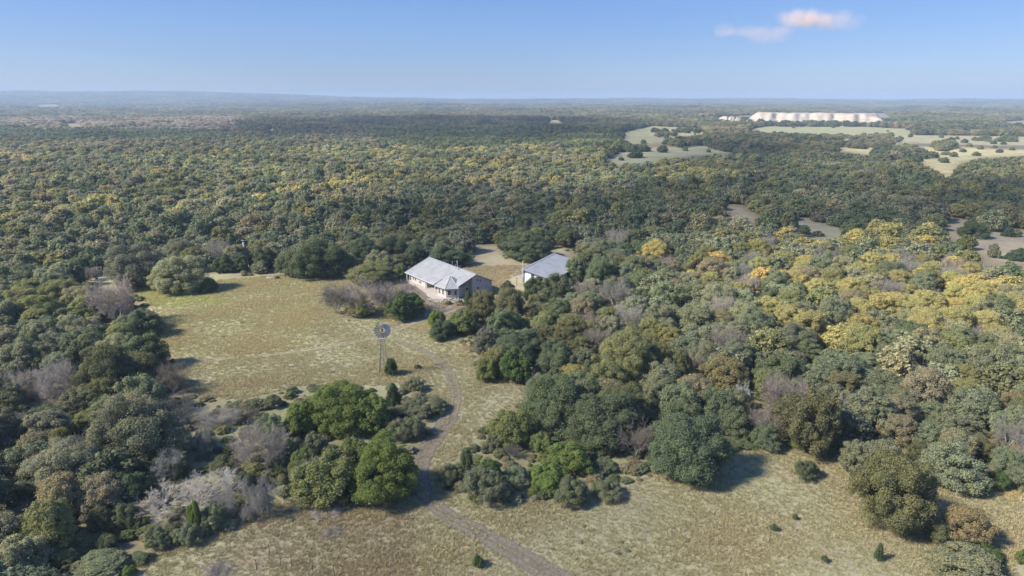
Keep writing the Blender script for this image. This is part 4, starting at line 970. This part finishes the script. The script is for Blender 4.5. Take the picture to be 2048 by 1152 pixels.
b = MB(); b.slab([(-.3, 0, 5.12), (-.3, -9.0, br(-9.0) + .07), (21.9, -9.0, br(-9.0) + .07), (21.9, 0, 5.12)], .1); b.slab([(-.3, .002, 5.12), (21.9, .002, 5.12), (21.9, .9, 4.85), (-.3, .9, 4.85)], .1)
BR = b.build('roof', M_ROOFB, BN)
b = MB(); b.box(-.32, 21.92, -.13, .13, 5.15, 5.2); b.slab([(-.36, .92, 4.89), (-.24, .92, 4.89), (-.24, 0, 5.17), (-.36, 0, 5.17)], .16); b.slab([(-.36, -9.02, br(-9) + .12), (-.24, -9.02, br(-9) + .12), (-.24, 0, 5.17), (-.36, 0, 5.17)], .16); b.build('trim', M_RIB, BR)
window(BN, (.45, -2.6, 3.2), (0, 1), (-1, 0), .9, 1.2); window(BN, (.45, -5.6, 1.05), (0, 1), (-1, 0), .9, 2.0, name='door', bars=False); 
b = MB(); b.box(.36, .5, -.1, .08, -.3, 4.95); b.build('corner_trim', M_DARK, BN)
b = MB(); b.slab([(.2, .1, 2.75), (4.6, .1, 2.75), (4.6, 2.4, 2.35), (.2, 2.4, 2.35)], .08); LT = b.build('lean_to_roof', M_ROOFB, BN)
for x_ in (.4, 4.4):
    b = MB(); b.tube((x_, 2.2, -.3), (x_, 2.2, 2.33), .07, n=6); b.build('post', M_BARK, BN)
for x_ in (17.5, 21.3):
    b = MB(); b.tube((x_, -8.6, -.3), (x_, -8.6, br(-8.6)), .1, n=6); b.build('post', M_BARK, BN)
dx, dy = G(1045.5, 555); b = MB(); b.tube((0, 0, -.3), (0, 0, 4.6), .06, n=8); b.box(-.12, .12, -.12, .12, 4.6, 4.95)
vp = b.build('vent_post', M_TRIM, None); vp.location = (dx, dy, 0); tag(vp, 'thin white post standing behind the barn left corner', 'post')

# ------------------------------------------------------------------ windmill
M_MILL = mat('weathered_zinc', (.20, .20, .205), .6, .1); M_BLADE = mat('zinc_blades', (.36, .375, .39), .5, .15)
wx, wy = G(769, 748); wz = float(zt(wx, wy)); WM = empty('windmill', (wx, wy, wz), R(14)); tag(WM, 'multi-bladed farm windmill on a lattice tower in the pasture', 'windmill')
HB = 9.0
for sx in (-1, 1):
    for sy in (-1, 1):
        b = MB(); b.tube((sx * .95, sy * .95, -.3), (sx * .13, sy * .13, HB - .25), .06, .05, n=4); b.build('tower_leg', M_MILL, WM)
b = MB()
lv = [0, 1.9, 3.7, 5.4, 6.9, 8.0]
wdt = lambda z: .95 + (.13 - .95) * z / (HB - .25)
for i, z in enumerate(lv):
    w_ = wdt(z); c = [(-w_, -w_, z), (w_, -w_, z), (w_, w_, z), (-w_, w_, z)]
    for k in range(4):
        if i: b.tube(c[k], c[(k + 1) % 4], .018, n=4)
        if i < len(lv) - 1:
            z2 = lv[i + 1]; w2 = wdt(z2); d_ = [(-w2, -w2, z2), (w2, -w2, z2), (w2, w2, z2), (-w2, w2, z2)]; b.tube(c[k], d_[(k + 1) % 4], .009, n=4); b.tube(c[(k + 1) % 4], d_[k], .009, n=4)
b.build('brace', M_MILL, WM)
b = MB(); b.tube((0, 0, -.2), (0, 0, HB - .3), .022, n=5); b.build('pump_rod', M_RUST, WM)
b = MB(); b.prism([(-.42, -.42), (.42, -.42), (.42, .42), (-.42, .42)], HB - 1.75, HB - 1.70); b.build('platform', M_TRIM, WM)
b = MB(); b.box(-.16, .16, -.28, .22, HB - .2, HB + .2); b.tube((0, -.28, HB), (0, -.62, HB), .05, n=8); b.build('gearbox', M_RUST, WM)
WHL = empty('wheel', (0, 0, 0)); WHL.parent = WM; WHL.location = (0, -.62, HB); WHL.rotation_euler = (0, R(4), 0)
b = MB(); b.tube((0, -.06, 0), (0, .1, 0), .12, n=12); b.build('hub', M_RUST, WHL)
NBL = 18
for k in range(NBL):
    a = 2 * math.pi * k / NBL; b = MB(); ca, sa = math.cos(a), math.sin(a)
    def pt(r, tn_, dp): return (ca * r - sa * tn_, dp, sa * r + ca * tn_)
    r0, r1, w0, w1 = .52, 1.52, .075, .20
    top = [pt(r0, -w0, -.05), pt(r0, 0, -.01), pt(r0, w0, .05), pt(r1, w1, .12), pt(r1, 0, -.02), pt(r1, -w1, -.12)]
    vs = top + [(p[0], p[1] + .012, p[2]) for p in top]
    b.add(vs, [(0, 1, 4, 5), (1, 2, 3, 4), (7, 6, 11, 10), (8, 7, 10, 9), (0, 5, 11, 6), (2, 8, 9, 3), (0, 6, 7, 1), (1, 7, 8, 2), (3, 9, 10, 4), (4, 10, 11, 5)])
    b.build('blade', M_BLADE if 'M_BLADE' in globals() else M_GALV, WHL)
b = MB()
for rr in (.56, 1.22):
    for k in range(36): a0, a1 = 2 * math.pi * k / 36, 2 * math.pi * (k + 1) / 36; b.tube((rr * math.cos(a0), .07, rr * math.sin(a0)), (rr * math.cos(a1), .07, rr * math.sin(a1)), .014, n=4, caps=False)
for k in range(6): a = 2 * math.pi * k / 6; b.tube((0, .03, 0), (1.24 * math.cos(a), .07, 1.24 * math.sin(a)), .015, n=4)
b.build('rim', M_GALV, WHL)
b = MB(); b.tube((0, .2, HB), (.5, 1.5, HB + .05), .03, n=5); b.slab([(.42, 1.1, HB + .5), (.85, 2.1, HB + .55), (.85, 2.1, HB - .4), (.42, 1.1, HB - .3)], .02)
b.add([(.42, 1.1, HB - .3), (.86, 2.1, HB - .42), (.86, 2.1, HB + .55), (.42, 1.1, HB + .45), (.44, 1.09, HB - .3), (.88, 2.09, HB - .42), (.88, 2.09, HB + .55), (.44, 1.09, HB + .45)], [(0, 1, 2, 3), (7, 6, 5, 4), (0, 4, 5, 1), (1, 5, 6, 2), (2, 6, 7, 3), (3, 7, 4, 0)])
b.build('tail_vane', M_GALV, WM)

# ------------------------------------------------------------------ utility pole
ux, uy = G(500.5, 546); PL = empty('utility_pole', (ux, uy, float(zt(ux, uy)))); tag(PL, 'leaning dark utility pole with a white transformer at the wood edge', 'utility pole'); PL.rotation_euler = (0, R(-4.5), 0)
b = MB(); b.tube((0, 0, -.5), (0, 0, 10.2), .15, .10, n=10); b.build('pole', mat('creosoted_wood', (.045, .035, .028), .9), PL)
b = MB(); b.box(-.9, .3, -.06, .06, 9.75, 9.87); b.tube((-.8, 0, 9.87), (-.8, 0, 10.1), .06, .05, n=8); b.tube((-.45, 0, 9.87), (-.45, 0, 10.1), .06, .05, n=8); b.build('crossarm', M_TRIM, PL)
b = MB(); b.tube((-.38, 0, 8.05), (-.38, 0, 9.15), .27, n=14); b.tube((-.38, 0, 9.15), (-.38, 0, 9.27), .27, .18, n=14); b.tube((-.38, 0, 9.25), (-.38, 0, 9.5), .04, n=6); b.build('transformer', M_TRIM, PL)
b = MB(); b.box(-.05, .2, -.35, -.15, 1.9, 2.5); b.build('meter', M_GALV, PL)

# ------------------------------------------------------------------ fence posts, rocks, log, heaps
k = 0
for (px, py) in ((562, 1133), (584, 1135), (540, 1112), (626, 1146), (669, 1156), (514, 1143)):
    x_, y_ = G(px, py); b = MB(); b.tube((0, 0, -.3), (0, 0, 1.35), .035, n=5); b.box(-.05, .05, -.05, .05, 1.28, 1.36)
    f = b.build('fence_post', M_DARK); f.location = (x_, y_, float(zt(x_, y_))); f.rotation_euler = (0, R(rnd.uniform(-3, 3)), 0)
    k += 1; tag(f, f'thin metal fence post in the lower field, {["third","fourth","second","fifth","sixth","first"][k-1]} of six from the left', 'fence post', 'thin fence posts in the lower field')
def rock(name, r, seed, material, flat=.6):
    q = random.Random(seed); bm = bmesh.new(); bmesh.ops.create_icosphere(bm, subdivisions=2, radius=r)
    for v in bm.verts: v.co *= q.uniform(.75, 1.2); v.co.z *= flat
    me = bpy.data.meshes.new(name); bm.to_mesh(me); bm.free(); me.materials.append(material); return link(name, me)
M_ROCK = mat('limestone', (.38, .36, .33), .95, noise=(3, .15))
x_, y_ = G(541, 557); rk = rock('limestone_boulder', 1.0, 4, M_ROCK, .35); rk.location = (x_, y_, float(zt(x_, y_)) + .1); rk.scale = (1.3, .7, 1); tag(rk, 'flat white boulder lying in the grass near the utility pole', 'boulder')
x_, y_ = G(589, 570); b = MB(); b.tube((-.9, .2, .1), (.3, 0, .5), .14, .1, n=7); b.tube((.1, 0, .45), (-.2, .3, 1.2), .08, .03, n=5); b.tube((.2, 0, .4), (.9, -.3, .15), .09, .04, n=5)
lg = b.build('fallen_log', M_BARKPALE); lg.location = (x_, y_, float(zt(x_, y_))); tag(lg, 'small broken stump with a log in the pasture right of the pole', 'log')
b = MB()
for i in range(110):
    s_ = rnd.uniform(-3.5, 5); t_ = rnd.gauss(10.4, .8) if s_ > 1 else rnd.uniform(4.5, 10); 
    wv_ = HS.matrix_world @ Vector((s_, t_, 0)); r_ = rnd.uniform(.1, .36)
    bm = bmesh.new(); bmesh.ops.create_icosphere(bm, subdivisions=1, radius=r_); vs = [(v.co.x * rnd.uniform(.8, 1.4) + wv_.x, v.co.y * rnd.uniform(.8, 1.3) + wv_.y, v.co.z * .6 + float(zt(wv_.x, wv_.y)) + .03) for v in bm.verts]; fs = [tuple(v.index for v in f.verts) for f in bm.faces]; bm.free(); b.add(vs, fs)
rb = b.build('rubble', M_ROCK); tag(rb, 'pale limestone rubble scattered around the turret room', 'rubble', kind='stuff')
M_HEAP = bpy.data.materials.new('quarried_lime'); M_HEAP.use_nodes = True; nt = M_HEAP.node_tree; N = nt.nodes; L = nt.links; bb = N['Principled BSDF']; bb.inputs['Roughness'].default_value = .95
tc = N.new('ShaderNodeTexCoord'); mp = N.new('ShaderNodeMapping'); mp.inputs['Scale'].default_value = (.010, .03, .28); n = N.new('ShaderNodeTexNoise'); n.inputs['Scale'].default_value = 1; n.inputs['Detail'].default_value = 7
L.new(tc.outputs['Object'], mp.inputs['Vector']); L.new(mp.outputs[0], n.inputs['Vector']); rp = N.new('ShaderNodeValToRGB'); L.new(n.outputs['Fac'], rp.inputs[0]); L.new(rp.outputs[0], bb.inputs['Base Color'])
rp.color_ramp.elements[0].position = .35; rp.color_ramp.elements[0].color = (.36, .28, .20, 1); rp.color_ramp.elements[1].position = .58; rp.color_ramp.elements[1].color = (.42, .40, .37, 1); e_ = rp.color_ramp.elements.new(.47); e_.color = (.44, .36, .28, 1)
def heap(name, pxc, dist, wid, dep, ztop, label, seed):
    th = math.atan((pxc - CX) / F * PC); cx_, cy_ = dist * math.sin(th), dist * math.cos(th); nx, ny = 90, 40; Vh = []; q = random.Random(seed)
    z0 = float(zt(cx_, cy_))
    for j in range(ny + 1):
        for i in range(nx + 1):
            u, v = -1 + 2 * i / nx, -1 + 2 * j / ny; lx, ly = u * wid / 2, v * dep / 2
            eu = min(1, (1 - abs(u)) * wid / 2 / 34 * (1 + .35 * math.sin(v * 5))); ev = min(1, (1 - abs(v)) * dep / 2 / 34 * (1 + .25 * math.sin(u * 17) + .15 * math.sin(u * 41)))
            hgt = min(eu, ev); hgt = max(hgt, 0); top = (ztop - z0 + 3) * (1 + .012 * math.sin(u * 9 + seed) + .008 * math.sin(u * 23)) * (.80 if (v < -.5 and math.sin(u * 5 + 1) > .3) else 1); 
            Vh.append((lx * math.cos(th) + ly * math.sin(th), -lx * math.sin(th) + ly * math.cos(th), -3 + top * hgt + q.uniform(-.9, .9)))
    Fh = [(j * (nx + 1) + i, j * (nx + 1) + i + 1, (j + 1) * (nx + 1) + i + 1, (j + 1) * (nx + 1) + i) for j in range(ny) for i in range(nx)]
    me = np_mesh(name, np.array(Vh), np.array(Fh).ravel(), 4, (M_HEAP,)); o = link(name, me); o.location = (cx_, cy_, z0); tag(o, label, 'quarry heap', 'white quarry heaps on the horizon')
heap('quarry_heap', 1632, 1500, 270, 130, 50 - (223 - 196) / F * 1450, 'long flat-topped white quarry heap near the horizon', 1)
heap('quarry_heap', 1462, 1480, 85, 80, 50 - (230 - 196) / F * 1450, 'small low white quarry heap left of the long flat-topped one', 3)
heap('quarry_heap', 2070, 1260, 120, 70, 50 - (243 - 196) / F * 1235, 'white quarry heap at the far right edge', 5)

# ------------------------------------------------------------------ clouds
def shade_poly(pxs, h=5): return [G(x, y, h) for x, y in pxs]
ALT = 620.
off = Vector((to_sun.x, to_sun.y)) / to_sun.z
SHADE = [
 [(-400,735),(400,748),(800,750),(860,690),(960,605),(1200,640),(1300,690),(1600,705),(1900,770),(2500,800),(2500,1500),(-400,1500)],
 [(430,470),(620,430),(760,388),(1000,380),(1250,348),(1500,343),(1800,348),(2400,360),(2400,440),(1900,470),(1650,490),(1500,470),(1350,475),(1150,520),(1000,450),(900,500),(560,530),(430,500)],
 [(440,252),(760,234),(1250,238),(1300,262),(1200,283),(900,285),(760,275),(450,264)],
 [(1400,266),(1690,272),(1700,300),(1560,342),(1250,338),(1200,300),(1330,290)],
]
M_CLOUD = bpy.data.materials.new('thin_cloud'); M_CLOUD.use_nodes = True; nt = M_CLOUD.node_tree; N = nt.nodes; L = nt.links
bb = N['Principled BSDF']; bb.inputs['Base Color'].default_value = (.9, .9, .92, 1); bb.inputs['Roughness'].default_value = 1; tr = N.new('ShaderNodeBsdfTransparent'); mx = N.new('ShaderNodeMixShader'); mx.inputs['Fac'].default_value = .13
L.new(tr.outputs[0], mx.inputs[1]); L.new(bb.outputs[0], mx.inputs[2]); L.new(mx.outputs[0], N['Material Output'].inputs['Surface'])
b = MB(); q = random.Random(5)
bm = bmesh.new(); bmesh.ops.create_icosphere(bm, subdivisions=2, radius=1); IV = [v.co.copy() for v in bm.verts]; IF = [tuple(v.index for v in f.verts) for f in bm.faces]; bm.free()
for sk_, poly in zip((1.2, 1.15, 1.1, 1.1), SHADE):
    pts = shade_poly(poly); xs = [p[0] for p in pts]; ys = [p[1] for p in pts]
    ar = abs(sum(pts[i][0] * pts[i - 1][1] - pts[i - 1][0] * pts[i][1] for i in range(len(pts)))) / 2; r_ = max(14, math.sqrt(ar / 260)); n_ = 0
    yy = min(ys)
    while yy < max(ys):
        xx = min(xs)
        while xx < max(xs):
            x_, y_ = xx + q.uniform(-.4, .4) * r_, yy + q.uniform(-.4, .4) * r_
            if inside(pts, x_, y_):
                s = r_ * q.uniform(.8, 1.35); cx_, cy_, cz_ = x_ + off.x * ALT, y_ + off.y * ALT, ALT + q.uniform(-.3, .3) * r_
                b.add([(cx_ + v.x * s * q.uniform(.92, 1.08), cy_ + v.y * s, cz_ + v.z * s * .4) for v in IV], IF)
            xx += r_ * sk_
        yy += r_ * sk_
cl = b.build('clouds', M_CLOUD, smooth=True); tag(cl, 'thin broken cloud overhead that shades parts of the wood', 'clouds', kind='stuff')
# the one small cloud in view
dC = 9000.; 
def skypt(px, py):
    r = Vector(ray(px, py)); return Vector((0, 0, H)) + r * (dC / r.y)
c0 = skypt(1575, 55); kx = dC / F / PC
SX, SZ = 150 * kx, 46 * kx
bm = bmesh.new(); bmesh.ops.create_cube(bm, size=2); me = bpy.data.meshes.new('cloud'); bm.to_mesh(me); bm.free()
mc = bpy.data.materials.new('wispy_cloud'); mc.use_nodes = True; nt = mc.node_tree; N = nt.nodes; L = nt.links; N.clear(); o_ = N.new('ShaderNodeOutputMaterial'); pv = N.new('ShaderNodeVolumePrincipled'); L.new(pv.outputs[0], o_.inputs['Volume'])
pv.inputs['Color'].default_value = (1, .80, .68, 1); pv.inputs['Anisotropy'].default_value = -.2
tc = N.new('ShaderNodeTexCoord'); acc = None
nzv = N.new('ShaderNodeTexNoise'); nzv.inputs['Scale'].default_value = 2.2 ; nzv.inputs['Detail'].default_value = 5; mpn = N.new('ShaderNodeMapping'); mpn.inputs['Scale'].default_value = (3.2, 1, 1); L.new(tc.outputs['Object'], mpn.inputs['Vector']); L.new(mpn.outputs[0], nzv.inputs['Vector'])
for (px, py, rx, ry, wg) in ((1600, 38, 52, 18, 1.7), (1630, 46, 62, 15, .7), (1670, 43, 46, 20, .6), (1540, 68, 46, 17, .6), (1500, 62, 46, 11, .45), (1572, 57, 22, 13, .4), (1460, 60, 20, 14, .6)):
    cx_, cz_ = (px - 1575) / 150, -(py - 55) / 46
    sub = N.new('ShaderNodeVectorMath'); sub.operation = 'SUBTRACT'; sub.inputs[1].default_value = (cx_, 0, cz_); L.new(tc.outputs['Object'], sub.inputs[0])
    dv = N.new('ShaderNodeVectorMath'); dv.operation = 'DIVIDE'; dv.inputs[1].default_value = (rx / 150, .8, ry / 46); L.new(sub.outputs[0], dv.inputs[0])
    ln = N.new('ShaderNodeVectorMath'); ln.operation = 'LENGTH'; L.new(dv.outputs[0], ln.inputs[0])
    r = N.new('ShaderNodeMapRange'); r.inputs['From Min'].default_value = 0.15; r.inputs['From Max'].default_value = 1.05; r.inputs['To Min'].default_value = wg; r.inputs['To Max'].default_value = 0; L.new(ln.outputs['Value'], r.inputs['Value'])
    if acc is None: acc = r.outputs[0]
    else:
        a_ = N.new('ShaderNodeMath'); a_.operation = 'ADD'; L.new(acc, a_.inputs[0]); L.new(r.outputs[0], a_.inputs[1]); acc = a_.outputs[0]
mr = N.new('ShaderNodeMapRange'); mr.inputs['From Min'].default_value = .30; mr.inputs['From Max'].default_value = .60; L.new(nzv.outputs['Fac'], mr.inputs['Value'])
mu = N.new('ShaderNodeMath'); mu.operation = 'MULTIPLY'; L.new(acc, mu.inputs[0]); L.new(mr.outputs[0], mu.inputs[1])
dn = N.new('ShaderNodeMath'); dn.operation = 'MULTIPLY'; dn.inputs[1].default_value = .0035; L.new(mu.outputs[0], dn.inputs[0]); L.new(dn.outputs[0], pv.inputs['Density'])
me.materials.append(mc); ck = link('cloud', me); ck.location = c0; ck.scale = (SX, 260, SZ); tag(ck, 'small wispy pinkish cloud alone in the blue sky', 'cloud')
try: mc.cycles.volume_step_rate = 1.0
except Exception: pass

# ------------------------------------------------------------------ haze
bm = bmesh.new(); bmesh.ops.create_cube(bm, size=1); me = bpy.data.meshes.new('haze'); bm.to_mesh(me); bm.free()
mh = bpy.data.materials.new('haze_air'); mh.use_nodes = True; nt = mh.node_tree; nt.nodes.clear(); o_ = nt.nodes.new('ShaderNodeOutputMaterial'); pv = nt.nodes.new('ShaderNodeVolumePrincipled'); nt.links.new(pv.outputs[0], o_.inputs['Volume'])
pv.inputs['Color'].default_value = (.50, .66, .90, 1); pv.inputs['Density'].default_value = 1.8e-4; pv.inputs['Anisotropy'].default_value = .0
me.materials.append(mh); hz = link('haze', me); zlo, zhi = float(V[:, 2].min()) - 1.5, float(V[:, 2].max()) + 14
hz.scale = (2 * 31500, 2 * 31500, zhi - zlo); hz.location = (0, 0, (zhi + zlo) / 2); hz['kind'] = 'stuff'
print('haze', zlo, zhi)
